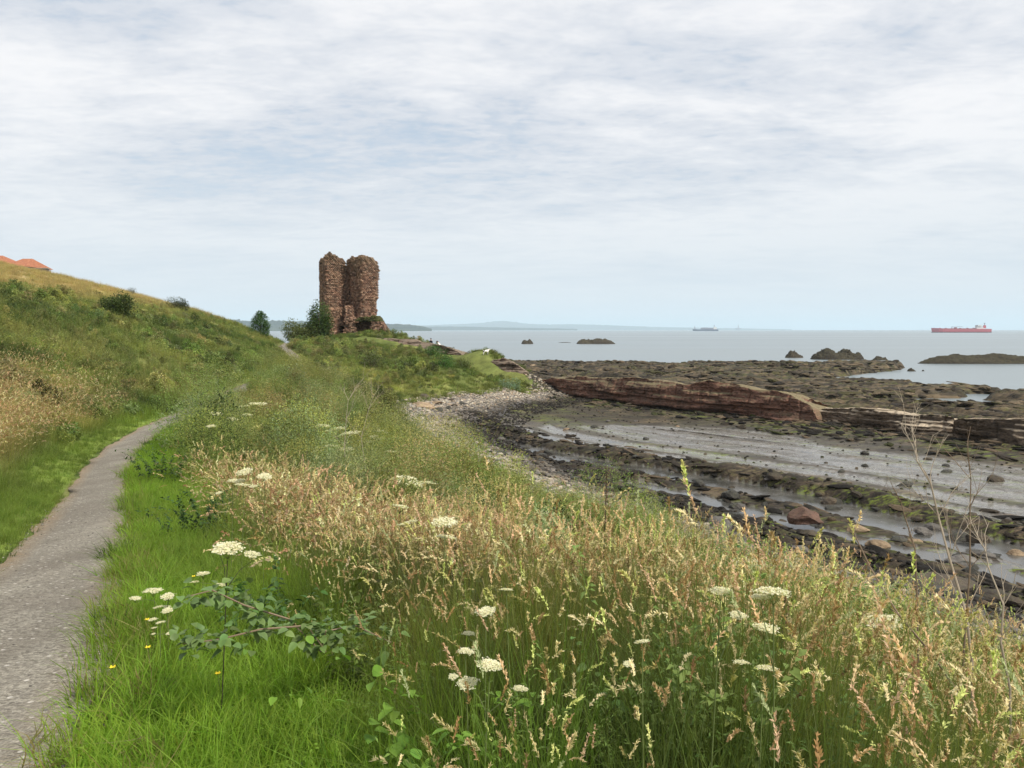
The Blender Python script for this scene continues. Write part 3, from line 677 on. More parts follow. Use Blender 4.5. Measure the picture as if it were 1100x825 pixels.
# ------------------------------------------------------------------ ruined tower, stone by stone
def f_stone(t, b):
    g = t.new('ShaderNodeTexCoord').outputs['Object']; c0 = attr(t, 'pc')
    n = t.noise(g, 3.2, 6, .7); n2 = t.noise(g, .6, 4, .6)
    c = t.mix(t.mapr(n, .35, .7), t.mix(1., c0, (.55, .52, .50), 'MULTIPLY'), t.mix(1., c0, (1.2, 1.15, 1.1), 'MULTIPLY'))
    c = t.mix(t.mapr(n2, .52, .66, 0, .45), c, (.075, .055, .045))
    t.put(b.inputs['Base Color'], c); t.put(b.inputs['Normal'], t.bump(n, .9, .08))
M_STONE = mat('ruin_sandstone', rough=.92, build=f_stone, spec=.15)
TW = P(342, 357.5, 120.0); TWX, TWY, TWZ = TW.x-.72, TW.y, TW.z-.15
def stones(name, inside, bounds, parent, cell=(.25, .25, .19), seed=1, tint=None, face=None):
    (u0, u1), (w0, w1), (z0, z1) = bounds; cu, cw, cz = cell
    us, ws, zs = np.arange(u0, u1, cu), np.arange(w0, w1, cw), np.arange(z0, z1, cz)
    U, W_, Z_ = np.meshgrid(us, ws, zs, indexing='ij'); kz = np.round((Z_-z0)/cz).astype(int)
    Uo = U + (kz % 2)*cu*.5
    m = inside(Uo, W_, Z_); mp = np.pad(m, 1)
    core = mp[:-2, 1:-1, 1:-1] & mp[2:, 1:-1, 1:-1] & mp[1:-1, :-2, 1:-1] & mp[1:-1, 2:, 1:-1] & mp[1:-1, 1:-1, :-2] & mp[1:-1, 1:-1, 2:]
    cp = np.pad(core, 1)
    core2 = cp[:-2, 1:-1, 1:-1] & cp[2:, 1:-1, 1:-1] & cp[1:-1, :-2, 1:-1] & cp[1:-1, 2:, 1:-1] & cp[1:-1, 1:-1, :-2] & cp[1:-1, 1:-1, 2:]
    sel = m & ~core2; rg = np.random.default_rng(seed)
    c = np.c_[Uo[sel], W_[sel], Z_[sel]]; N = len(c)
    c = c + rg.normal(0, 1, (N, 3))*np.array([.02, .03, .008]) + np.array([0, 0, 0])
    sz = np.array([cu, cw, cz])*rg.uniform(.86, 1.32, (N, 3))*.5
    sz[:, 2] = cz*.5*rg.uniform(.82, 1.06, N)
    cube = np.array([[a, b_, d] for a in (-1, 1) for b_ in (-1, 1) for d in (-1, 1)], float)
    V = cube[None]*sz[:, None]*(1+rg.uniform(-.12, .05, (N, 8, 3)))
    a = rg.normal(0, .06, N) + (0 if face is None else np.radians(face(c[:, 0])))
    ca, sa = np.cos(a)[:, None], np.sin(a)[:, None]
    V = np.stack([V[..., 0]*ca-V[..., 1]*sa, V[..., 0]*sa+V[..., 1]*ca, V[..., 2]], -1) + c[:, None]
    Fq = np.array([[0, 1, 3, 2], [4, 6, 7, 5], [0, 4, 5, 1], [2, 3, 7, 6], [0, 2, 6, 4], [1, 5, 7, 3]])
    F = (np.arange(N)[:, None, None]*8 + Fq[None]).reshape(-1, 4)
    pal = np.array([(.31, .195, .14), (.24, .145, .105), (.42, .29, .21), (.19, .12, .09), (.29, .215, .165), (.12, .08, .065)])
    col = pal[rg.choice(6, N, p=[.24, .26, .13, .15, .12, .10])]*rg.uniform(.95, 1.4, (N, 1))
    if tint is not None: col = tint(c, col, rg)
    V = V.reshape(-1, 3) + np.array([TWX, TWY, TWZ]) - np.array(parent.location)
    return link(np_mesh(name, V, F, {'pc': np.repeat(col, 8, 0)}), name, M_STONE, parent)
tower = thing('ruined_tower', 'tall ruined red sandstone tower split by a notch, on the grassy headland', 'tower', (TWX+4.6, TWY+2, TWZ))
def lich(c, col, rg):
    k = np.clip((c[:, 2]-8.5)/3.4+rg.normal(0, .2, len(c)), 0, 1)[:, None]*.6
    pale = ((fbm(c[:, 0]*.6, c[:, 2]*.35, 5, 3) > .12))[:, None]*.22
    col = col*(1-k)+np.array([.115, .105, .07])*k
    return col*(1-pale)+np.array([.50, .36, .24])*pale
def nz(a, b, sd, sc=1.0): return fbm(a*sc, b*sc, sd, 3)
def in_left(u, w_, z):
    e = nz(z, w_, 1, .8)*.25; e2 = nz(z, u, 2, .9)*.28
    top = np.interp(u, [-.2, .3, .9, 1.4, 2.1, 2.7, 3.4, 3.8, 4.2], [10.2, 11.1, 11.5, 11.5, 12.05, 11.9, 11.6, 11.1, 10.3]) + nz(u, w_, 3, 1.6)*.5
    wf = np.interp(u, [0, .5, 1.85, 2.1, 3.3, 3.7], [4.2, 2.6, .15, .0, 1.3, 2.2]) + e2
    wf = wf - .35*np.clip((1.6-z)/1.6, 0, 1)
    left = .05 + e + .25*np.clip((z-10.4)/1.2, 0, 1)+.3*np.clip((2.5-z)/2.5, 0, 1)
    right = 3.65 + e + .15*np.clip((3-z)/3, 0, 1) + .25*(z > 10)
    return (u > left) & (u < right) & (w_ > wf) & (w_ < 5.2) & (z < top)
def in_mid(u, w_, z):
    top = np.interp(u, [3.4, 3.9, 4.3, 5.0, 5.6], [10.9, 10.5, 10.5, 10.8, 10.6]) + nz(u, w_, 7, 1.5)*.2
    wf = 2.9 + nz(z, u, 6, 1)*.3 + .5*(u-3.6)*.5
    hole = ((u-4.05)**2/.22+(z-.75)**2/.3 < 1)
    low = (w_ > 1.2) & (z < 2.2-1.0*(u-3.6)) & ~hole
    return (u > 3.2) & (u < 5.5) & ((w_ > wf) & ~(hole & (w_ < 4)) | low) & (w_ < 4.6) & (z < top)
def in_right(u, w_, z):
    e = nz(z, w_, 11, .8)*.22; e2 = nz(z, u, 12, .9)*.28
    left = np.interp(z, [0, 3, 5, 7.5, 8.6, 10, 12], [6.1, 5.8, 5.45, 5.3, 5.1, 4.5, 4.75]) + e
    right = np.interp(z, [0, 2.5, 5.0, 5.35, 5.5, 9, 10.5, 11.4, 12], [8.9, 8.75, 8.7, 8.85, 9.05, 9.15, 9.1, 8.75, 8.3]) + e
    top = np.interp(u, [4.3, 4.8, 5.4, 7.5, 8.4, 8.9, 9.2], [10.6, 11.3, 11.65, 11.75, 11.6, 11.0, 10.2]) + nz(u, w_, 13, 1.6)*.4
    wf = np.interp(u, [4.4, 5.3, 7.4, 7.6, 9.1], [3.0, 2.2, .1, .15, 2.6]) + e2 + .35*((z < 5.2) & (u > 7.3))
    base = 2.3 + .4*nz(u, u, 14)
    return (u > left) & (u < right) & (w_ > wf) & (w_ < 5.0) & (z < top) & ((z > base) | (w_ > 2.2))
def in_stub(u, w_, z):
    hw = np.interp(z, [0, 1, 2, 3.2, 4.2], [.95, .85, .75, .6, .5]) + nz(z, w_, 21, 1.3)*.22
    cc = np.interp(z, [0, 2, 4.2], [5.55, 5.45, 5.2])
    return (np.abs(u-cc) < hw) & (w_ > -.1+.08*z+nz(z, u, 22)*.2) & (w_ < 2.4) & (z < 4.15+nz(u, w_, 23, 2)*.3)
def in_vault(u, w_, z):
    top = np.interp(u, [6.3, 7, 8.5, 9.8, 10.3, 10.9, 11.4], [1.9, 2.45, 2.65, 2.55, 1.9, .9, .1]) + nz(u, w_, 31, 1.2)*.3
    cave = (u < 8.9+nz(z, w_, 32)*.3) & (z < 1.75-.12*(u-7.5)**2+.15*(u-6.5)+nz(u, w_, 33)*.2) & (w_ < 1.6)
    return (u > 6.3) & (u < 11.4) & (w_ > -.9+nz(u, z, 34)*.3+.2*np.abs(u-9)) & (w_ < 2.6) & (z < top) & ~cave & (z > -.6)
stones('wall', in_left, ((-.4, 4.6), (-.6, 5.6), (-.8, 12.6)), tower, seed=1, tint=lich, face=lambda u: np.where(u < 1.9, -66, np.where(u < 3.4, 38, 55)))['label'] = 'left wall stump with a pale lit corner'
stones('wall', in_mid, ((3, 5.8), (.6, 5), (-.6, 11)), tower, seed=2, tint=lich)['label'] = 'recessed inner wall below the notch'
stones('wall', in_right, ((4.2, 9.8), (-.5, 5.4), (-.4, 12.4)), tower, seed=3, tint=lich, face=lambda u: np.where(u < 7.45, -44, 58))['label'] = 'right wall stump overhanging half way down'
stones('wall_stub', in_stub, ((4.3, 6.9), (-.5, 2.6), (-.6, 4.8)), tower, seed=4)
stones('vault', in_vault, ((6.2, 11.6), (-1.4, 2.8), (-.6, 3.2)), tower, (.22, .22, .18), 5, lambda c, col, rg: np.where((c[:, 2] > 1.9)[:, None], np.array([.12, .13, .05])*rg.uniform(.6, 1.3, (len(c), 1)), col*.85))['label'] = 'broken vault over a dark hollow, grass on top'

# ------------------------------------------------------------------ scattering: prototypes live in their own collections and are set out by geometry nodes
ZUP = np.array([0, 0, 1.])
def leaf_mat(name, transl=.35, tint=1.0, rough=.6):
    m = bpy.data.materials.new(name); m.use_nodes = True; t = NT(m.node_tree)
    b = m.node_tree.nodes['Principled BSDF']; out = m.node_tree.nodes['Material Output']
    pc = attr(t, 'pc')
    if tint > 0:
        ti = attr(t, 'tint', 'INSTANCER'); c = t.mix(tint, pc, t.mix(1., pc, ti, 'MULTIPLY'))
    else: c = pc
    n = t.noise(t.new('ShaderNodeTexCoord').outputs['Object'], 6, 3); c = t.mix(t.mapr(n, .3, .7, .0, .35), c, t.mix(1., c, (.6, .65, .5), 'MULTIPLY'))
    t.put(b.inputs['Base Color'], c); b.inputs['Roughness'].default_value = rough; b.inputs['Specular IOR Level'].default_value = .25
    tr = t.new('ShaderNodeBsdfTranslucent'); t.put(tr.inputs[0], t.mix(1., c, (1.1, 1.15, .7), 'MULTIPLY'))
    mx = t.new('ShaderNodeMixShader'); mx.inputs[0].default_value = transl
    t.l.new(b.outputs[0], mx.inputs[1]); t.l.new(tr.outputs[0], mx.inputs[2]); t.l.new(mx.outputs[0], out.inputs[0])
    return m
M_BLADE = leaf_mat('grass_blade', .5); M_HEAD = leaf_mat('seed_head', .3, 0.0, .8)
M_LEAF = leaf_mat('leaf', .35); M_LEAFP = leaf_mat('leaf_plain', .35, 0.0, .5); M_STEM = leaf_mat('dry_stem', 0.0, 0.0, .8)

class GB:
    """grows ribbons and leaves into one vertex list with a colour per vertex and a material per face"""
    def __init__(s, seed): s.V = []; s.F = []; s.Cc = []; s.M = []; s.n = 0; s.r = np.random.default_rng(seed)
    def add(s, V, F, Cc, m):
        s.V.append(V); s.F.append(F+s.n); s.Cc.append(Cc); s.M.append(np.full(len(F), m)); s.n += len(V)
    def curve(s, base, az, h, lean, droop, m, dpow=4):
        t = np.linspace(0, 1, m)[None, :]
        hor = lean[:, None]*h[:, None]*t**1.7 + droop[:, None]*h[:, None]*t**dpow*.55
        z = h[:, None]*(t - droop[:, None]*.55*t**(dpow+1))
        return base[:, None, :] + np.stack([np.cos(az)[:, None]*hor, np.sin(az)[:, None]*hor, z], -1)
    def ribbon(s, Pc, w0, col0, col1, m=0, taper=1.2, tw=None):
        n, k, _ = Pc.shape; t = np.linspace(0, 1, k)
        a = s.r.uniform(0, math.tau, n) if tw is None else tw
        side = np.stack([np.cos(a), np.sin(a), np.zeros(n)], -1)[:, None, :]
        wd = (w0[:, None]*(1-t[None]**taper*.92))[..., None]*.5
        V = np.stack([Pc-side*wd, Pc+side*wd], 2).reshape(-1, 3)
        ii = np.arange(n*k*2).reshape(n, k, 2)
        F = np.stack([ii[:, :-1, 0], ii[:, :-1, 1], ii[:, 1:, 1], ii[:, 1:, 0]], -1).reshape(-1, 4)
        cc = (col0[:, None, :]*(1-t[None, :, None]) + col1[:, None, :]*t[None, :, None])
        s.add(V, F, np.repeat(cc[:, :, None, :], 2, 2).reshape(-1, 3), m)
    def leaves(s, c, d, L, W, col, m=0, fold=.25, droop=.2):
        """diamond leaves of two bent quads; c origin, d direction"""
        n = len(c); d = d/np.linalg.norm(d, axis=1, keepdims=True)
        sd = np.cross(d, ZUP+s.r.normal(0, .35, (n, 3))); sd /= np.linalg.norm(sd, axis=1, keepdims=True)+1e-9
        up = np.cross(sd, d)
        L = np.broadcast_to(L, n)[:, None]; W = np.broadcast_to(W, n)[:, None]
        A = c; B = c+d*L*.5+up*L*.06; T = c+d*L-ZUP*L*droop
        l = c+d*L*.42+sd*W*.5+up*W*fold; r = c+d*L*.42-sd*W*.5+up*W*fold
        V = np.stack([A, l, T, r, B], 1).reshape(-1, 3); i = np.arange(n)[:, None]*5
        F = np.concatenate([i+np.array([[0, 4, 2, 1]]), i+np.array([[0, 3, 2, 4]])])
        s.add(V, F, np.repeat(col, 5, 0), m)
    def ovate(s, c, d, L, W, col, m=0, lobes=0.):
        """broad leaves with a rounded outline, a fold along the midrib and a drooping tip"""
        n = len(c); r = s.r; d = d/np.linalg.norm(d, axis=1, keepdims=True)
        sd = np.cross(d, ZUP+r.normal(0, .3, (n, 3))); sd /= np.linalg.norm(sd, axis=1, keepdims=True)+1e-9; up = np.cross(sd, d)
        L = np.broadcast_to(L, n); W = np.broadcast_to(W, n); tt = np.array([0, .12, .3, .5, .7, .87, 1.]); pr = np.array([.02, .62, .98, 1., .78, .42, .02])
        if lobes: pr = pr*np.array([1, 1, 1-lobes, 1+lobes*.4, 1-lobes*.6, 1, 1])
        dr = r.uniform(.1, .55, n); rows = []
        for t_, p_ in zip(tt, pr):
            ce = c+d*(L*t_)[:, None]-ZUP*(L*dr*t_**2)[:, None]
            wv_ = (W*p_*.5*r.uniform(.9, 1.1, n))[:, None]
            rows.append(np.stack([ce-sd*wv_+up*wv_*.35, ce, ce+sd*wv_+up*wv_*.35], 1))
        V = np.stack(rows, 1); ii = np.arange(n*21).reshape(n, 7, 3)
        F = np.stack([ii[:, :-1, :-1], ii[:, :-1, 1:], ii[:, 1:, 1:], ii[:, 1:, :-1]], -1).reshape(-1, 4)
        cc = np.repeat(col[:, None], 21, 1).reshape(n, 7, 3, 3)*np.array([1., .86, 1.])[None, None, :, None]
        s.add(V.reshape(-1, 3), F, np.clip(cc.reshape(-1, 3), 0, 1.6), m)
    def col(s, base, n, v=.15): return np.clip(np.array(base)[None]*(1+s.r.normal(0, v, (n, 1)))*(1+s.r.normal(0, v*.3, (n, 3))), 0, 1)
    def mesh(s, name, mats):
        me = np_mesh(name, np.concatenate(s.V), np.concatenate(s.F), {'pc': np.concatenate(s.Cc)})
        for m in mats: me.materials.append(m)
        me.polygons.foreach_set('material_index', np.concatenate(s.M).astype(np.int32)); return me
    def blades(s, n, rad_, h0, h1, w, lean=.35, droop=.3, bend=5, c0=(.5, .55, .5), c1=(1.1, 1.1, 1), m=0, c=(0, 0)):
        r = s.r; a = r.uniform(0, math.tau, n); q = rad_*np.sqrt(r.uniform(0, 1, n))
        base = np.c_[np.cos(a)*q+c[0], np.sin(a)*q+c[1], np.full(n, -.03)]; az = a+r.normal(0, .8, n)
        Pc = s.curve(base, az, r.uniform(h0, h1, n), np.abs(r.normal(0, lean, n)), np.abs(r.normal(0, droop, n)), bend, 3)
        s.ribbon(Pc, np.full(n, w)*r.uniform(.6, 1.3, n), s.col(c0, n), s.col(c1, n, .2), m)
    def seeded(s, n, rad_, h0, h1, headcol, hl=.09, hw=.012, spk=26, stemw=.0035, lean=.15, droop=.5, stemcol=(1.15, 1.1, .8)):
        r = s.r; a = r.uniform(0, math.tau, n); q = rad_*np.sqrt(r.uniform(0, 1, n))
        base = np.c_[np.cos(a)*q, np.sin(a)*q, np.full(n, -.03)]; az = r.normal(.3, 1.4, n)
        H = r.uniform(h0, h1, n); m = 9
        Pc = s.curve(base, az, H, np.abs(r.normal(0, lean, n)), np.abs(r.normal(0, droop, n)), m, 9)
        s.ribbon(Pc, np.full(n, stemw), s.col((.9, 1., .7), n), s.col(stemcol, n), 0, 3)
        tip, prev = Pc[:, -1], Pc[:, -3]; ax = tip-prev; ax /= np.linalg.norm(ax, axis=1, keepdims=True)+1e-9
        # the head follows the last of the stem and hangs a little beyond it
        L = hl*r.uniform(.7, 1.4, n); tt = r.uniform(0, 1, (n, spk))
        cpt = tip[:, None]-ax[:, None]*L[:, None, None]*.25 + ax[:, None]*(L[:, None]*tt)[..., None]*1.0 - ZUP*(L[:, None]*tt**2*.25*np.abs(r.normal(0, 1, (n, 1))))[..., None]
        env = np.sin(np.clip(tt*1.05, 0, 1)*math.pi)**.5*(1-.5*tt)
        dirs = ax[:, None]*1.3 + r.normal(0, .55, (n, spk, 3))*1.0
        cpt = cpt + r.normal(0, hw*.22, (n, spk, 3))*env[..., None]
        cc = s.col(headcol, n, .2)[:, None]*(1+r.normal(0, .14, (n, spk, 1)))
        old = r.random(n); cc = cc*np.where(old[:, None, None] < .25, np.array([.62, .50, .42]), np.where(old[:, None, None] > .8, np.array([.70, .82, .55]), 1.0))
        s.leaves(cpt.reshape(-1, 3), dirs.reshape(-1, 3), hl*.17*r.uniform(.7, 1.3, n*spk), hw*.55, np.clip(cc.reshape(-1, 3), 0, 1), 1, .1, .1)
    def leafy(s, n, rad_, h0, h1, per, L, W, col=(1, 1, 1), lean=.25, droop=.2, low=.1, up=.25, m=0, stemc=(.8, .8, .6), stemw=.006, topk=1.0, vcol=.22, broad=False):
        r = s.r; a = r.uniform(0, math.tau, n); q = rad_*np.sqrt(r.uniform(0, 1, n))
        base = np.c_[np.cos(a)*q, np.sin(a)*q, np.full(n, -.04)]; az = a+r.normal(0, .6, n); k = 7
        Pc = s.curve(base, az, r.uniform(h0, h1, n), np.abs(r.normal(0, lean, n)), np.abs(r.normal(0, droop, n)), k, 4)
        s.ribbon(Pc, np.full(n, stemw), s.col(stemc, n), s.col(stemc, n), m)
        tt = r.uniform(low, 1, (n, per))*(k-1); i = np.clip(tt.astype(int), 0, k-2); f = (tt-i)[..., None]
        pt = np.take_along_axis(Pc, i[..., None].repeat(3, 2), 1)*(1-f)+np.take_along_axis(Pc, (i+1)[..., None].repeat(3, 2), 1)*f
        d = r.normal(0, 1, (n, per, 3)); d[..., 2] = d[..., 2]*.4+up
        off = d/np.linalg.norm(d, axis=2, keepdims=True)*(L*.6)
        sz = (1.2-.6*tt/(k-1))*r.uniform(.6, 1.3, (n, per))
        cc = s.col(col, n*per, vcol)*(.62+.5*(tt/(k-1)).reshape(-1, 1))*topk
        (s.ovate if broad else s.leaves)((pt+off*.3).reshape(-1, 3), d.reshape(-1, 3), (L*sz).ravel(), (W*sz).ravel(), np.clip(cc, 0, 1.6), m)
    def mound(s, nl, rx, rz, L, W, col=(1, 1, 1), m=0, lumps=9, v=.22, z0=0):
        """leafy low mound made of several leaf clumps"""
        r = s.r; a = r.uniform(0, math.tau, lumps); q = rx*.62*np.sqrt(r.uniform(0, 1, lumps))
        ce = np.c_[np.cos(a)*q, np.sin(a)*q, z0+rz*r.uniform(.15, .75, lumps)*(1-.45*(q/rx)**2)]; sz = r.uniform(.28, .5, lumps)
        k = r.integers(0, lumps, nl); d = r.normal(0, 1, (nl, 3)); d /= np.linalg.norm(d, axis=1, keepdims=True)
        rr = r.uniform(.25, 1, nl)**.5
        p = ce[k]+d*np.c_[rx*sz[k], rx*sz[k], rz*sz[k]*1.0]*rr[:, None]
        ok = p[:, 2] > z0-.05; p, d, k = p[ok], d[ok], k[ok]
        d2 = d+r.normal(0, .5, d.shape)+ZUP*.25
        lb = r.normal(1, .13, lumps)[k][:, None]
        s.leaves(p, d2, L*r.uniform(.6, 1.3, len(p)), W*r.uniform(.7, 1.2, len(p)), np.clip(s.col(col, len(p), v)*lb, 0, 1.6), m)

def collection(name, meshes):
    col = bpy.data.collections.new(name)
    for i, me in enumerate(meshes):
        o = bpy.data.objects.new(f'{name}_kind_{chr(97+i)}', me); col.objects.link(o)
    return col
def scatter(name, coll, pts, rotz, scl, tint, label=None, category=None, tilt=.12, seed=0, zs=None):
    n = len(pts); rg = np.random.default_rng(seed); me = bpy.data.meshes.new(name); me.vertices.add(n)
    me.vertices.foreach_set('co', np.asarray(pts, np.float32).ravel())
    def fv(nm, a):
        at = me.attributes.new(nm, 'FLOAT_VECTOR', 'POINT'); at.data.foreach_set('vector', np.asarray(a, np.float32).ravel())
    fv('rot', np.c_[rg.normal(0, tilt, n), rg.normal(0, tilt, n), rotz])
    sc3 = np.c_[scl, scl, scl*(1 if zs is None else zs)]; fv('scl', sc3)
    at = me.attributes.new('idx', 'INT', 'POINT'); at.data.foreach_set('value', rg.integers(0, len(coll.objects), n).astype(np.int32))
    at = me.attributes.new('tint', 'FLOAT_COLOR', 'POINT'); at.data.foreach_set('color', np.c_[tint, np.ones(n)].astype(np.float32).ravel())
    o = link(me, name, kind='stuff')
    if label: o['label'] = label; o['category'] = category
    g = bpy.data.node_groups.new(name+'_scatter', 'GeometryNodeTree')
    g.interface.new_socket('Geometry', in_out='INPUT', socket_type='NodeSocketGeometry'); g.interface.new_socket('Geometry', in_out='OUTPUT', socket_type='NodeSocketGeometry')
    N = g.nodes; gi, go = N.new('NodeGroupInput'), N.new('NodeGroupOutput'); iop = N.new('GeometryNodeInstanceOnPoints')
    ci = N.new('GeometryNodeCollectionInfo'); ci.inputs['Collection'].default_value = coll; ci.inputs['Separate Children'].default_value = True; ci.inputs['Reset Children'].default_value = True
    def na(nm, dt):
        nd = N.new('GeometryNodeInputNamedAttribute'); nd.data_type = dt; nd.inputs['Name'].default_value = nm; return nd.outputs['Attribute']
    L = g.links; L.new(gi.outputs[0], iop.inputs['Points']); L.new(ci.outputs[0], iop.inputs['Instance']); iop.inputs['Pick Instance'].default_value = True
    L.new(na('idx', 'INT'), iop.inputs['Instance Index']); L.new(na('scl', 'FLOAT_VECTOR'), iop.inputs['Scale'])
    e2r = N.new('FunctionNodeEulerToRotation'); L.new(na('rot', 'FLOAT_VECTOR'), e2r.inputs[0]); L.new(e2r.outputs[0], iop.inputs['Rotation'])
    L.new(iop.outputs[0], go.inputs[0])
    md = o.modifiers.new('scatter', 'NODES'); md.node_group = g
    return o
def sample(x0, x1, y0, y1, dens, keep=None):
    n = int((x1-x0)*(y1-y0)*dens); x = rng.uniform(x0, x1, n); y = rng.uniform(y0, y1, n)
    m = (np.abs(x) < .74*y+5); x, y = x[m], y[m]
    if keep is not None:
        k = keep(x, y); k = k if k.dtype == bool else rng.random(len(x)) < k
        x, y = x[k], y[k]
    return x, y
def cat(*a): return tuple(np.concatenate(q) for q in zip(*a))
U = lambda x, y: x - path_x(y)
def mixpal(k, mul=1.):
    pal = np.array([(.30, .30, .09), (.075, .12, .035), (.40, .31, .17), (.20, .27, .07), (.22, .26, .15), (.13, .20, .05), (.36, .36, .12)])*mul
    return lambda x, y: zone_col(x, y)*(1-k)+pal[rng.integers(0, 7, len(x))]*k
def place(name, coll, xy, s0, s1, label=None, category=None, tintmul=1., tilt=.12, seed=0, sink=0., tintf=None, jit=.14, sf=None):
    x, y = xy; n = len(x); z = ground_z(x, y) - sink
    tn = (zone_col(x, y) if tintf is None else tintf(x, y))*tintmul
    tn = tn*(1+rng.normal(0, jit, (n, 1)))*(1+rng.normal(0, .05, (n, 3)))
    sc_ = rng.uniform(s0, s1, n)
    if sf is not None: sc_ = sc_*sf(x, y)
    print(name, n)
    return scatter(name, coll, np.c_[x, y, z], rng.uniform(0, 6.28, n), sc_, np.clip(tn, .004, 1), label, category, tilt, seed)

# prototypes
def gp(fn, k, name, mats, seed0):
    out = []
    for i in range(k):
        g = GB(seed0+i); fn(g, i); out.append(g.mesh(f'{name}_{chr(97+i)}', mats))
    return collection(name, out)
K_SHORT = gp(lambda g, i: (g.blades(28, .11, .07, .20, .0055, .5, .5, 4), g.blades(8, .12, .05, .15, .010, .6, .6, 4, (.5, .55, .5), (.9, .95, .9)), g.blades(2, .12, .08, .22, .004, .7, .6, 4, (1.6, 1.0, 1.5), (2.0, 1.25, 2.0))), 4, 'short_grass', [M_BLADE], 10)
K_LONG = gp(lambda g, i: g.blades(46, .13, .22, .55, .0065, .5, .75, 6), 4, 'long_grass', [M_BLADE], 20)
HEADC = [(.72, .56, .33), (.64, .47, .28), (.78, .65, .42), (.56, .46, .25)]
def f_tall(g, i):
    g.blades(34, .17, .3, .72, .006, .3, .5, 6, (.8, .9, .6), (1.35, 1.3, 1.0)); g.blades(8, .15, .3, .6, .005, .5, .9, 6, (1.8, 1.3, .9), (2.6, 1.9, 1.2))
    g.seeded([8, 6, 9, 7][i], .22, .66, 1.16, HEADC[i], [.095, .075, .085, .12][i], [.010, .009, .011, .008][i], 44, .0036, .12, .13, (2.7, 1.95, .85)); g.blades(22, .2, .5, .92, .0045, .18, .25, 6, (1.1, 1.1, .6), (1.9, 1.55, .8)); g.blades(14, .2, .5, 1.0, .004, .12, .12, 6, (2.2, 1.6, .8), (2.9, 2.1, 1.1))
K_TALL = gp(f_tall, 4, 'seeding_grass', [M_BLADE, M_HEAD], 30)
def f_strawy(g, i):
    g.blades(40, .2, .3, .75, .006, .45, .7, 5, (.7, .75, .6), (1.25, 1.15, .95)); g.seeded(14, .26, .5, .95, HEADC[(i+1) % 4], .12, .022, 28, .004, .25, .3, (1.5, 1.3, .9))
K_STRAW = gp(f_strawy, 3, 'straw_grass', [M_BLADE, M_HEAD], 40)
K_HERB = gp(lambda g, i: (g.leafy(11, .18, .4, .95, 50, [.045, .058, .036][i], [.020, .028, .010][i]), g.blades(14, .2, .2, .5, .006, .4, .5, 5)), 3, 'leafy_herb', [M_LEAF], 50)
def f_fuzz(g, i):
    g.leafy(18, .26, .55, 1.05, 60, .028, .009, (1.0, 1.0, .9), .28, .15, .15)
    r = g.r; n = 500; a = r.uniform(0, 6.28, n); q = .34*np.sqrt(r.uniform(0, 1, n))
    g.leaves(np.c_[np.cos(a)*q, np.sin(a)*q, .95-.5*(q/.34)**2*.5+r.normal(0, .09, n)], r.normal(0, 1, (n, 3))+ZUP*.5, .03, .014, g.col((1.5, 1.35, .95), n, .2), 0)
K_FUZZ = gp(f_fuzz, 3, 'wiry_shrub', [M_LEAF], 60)
def f_big(g, i):
    g.leafy(70, .65, 1.1, 2.0, 55, .05, .02, (1., 1., .9), .22, .15, .12, stemw=.006, topk=1.05, vcol=.28)
    g.leafy(26, .75, .6, 1.3, 45, .07, .035, (.75, .85, .8), .3, .2, .1)
    r = g.r; n = 1500; a = r.uniform(0, 6.28, n); q = .85*np.sqrt(r.uniform(0, 1, n))
    g.leaves(np.c_[np.cos(a)*q, np.sin(a)*q, 1.75-.75*(q/.85)**2+r.normal(0, .16, n)], r.normal(0, 1, (n, 3))+ZUP*.6, .035, .016, g.col([(1.6, 1.45, .9), (1.9, 1.5, 1.1), (1.2, 1.3, .8)][i], n, .22), 0)
def f_big2(g, i):
    if i < 3: f_big(g, i)
    else: g.mound([2600, 2200, 3000][i-3], .95, [1.7, 1.4, 1.9][i-3], .075, .034, lumps=[12, 9, 16][i-3], v=.28)
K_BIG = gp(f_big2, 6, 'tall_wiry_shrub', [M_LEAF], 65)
K_MOUND = gp(lambda g, i: g.mound([620, 520, 700][i], .75, [.7, 1.0, .55][i], .12, .06, lumps=[6, 5, 8][i], v=.3), 3, 'leaf_mound', [M_LEAF], 70)
K_TUFT = gp(lambda g, i: (g.blades(60, .45, .25, .7, .02, .4, .5, 4, (.55, .6, .5), (1.2, 1.15, 1.))), 3, 'far_tuft', [M_BLADE], 80)
K_BROAD = gp(lambda g, i: g.leafy([6, 5, 8][i], .14, .25, .7, 12, [.09, .13, .06][i], [.06, .05, .035][i], (1., 1.05, .9), .4, .4, .2, .2, broad=True), 3, 'broad_herb', [M_LEAF], 95)
K_BRAM = gp(lambda g, i: g.leafy(10, .2, .3, .7, 26, .085, .062, (.9, 1.0, .95), .6, .6), 2, 'bramble_spray', [M_LEAF], 90)

near = lambda y0, y1: (lambda x, y: (y > y0) & (y < y1))
dist = lambda x, y: np.hypot(x, y)
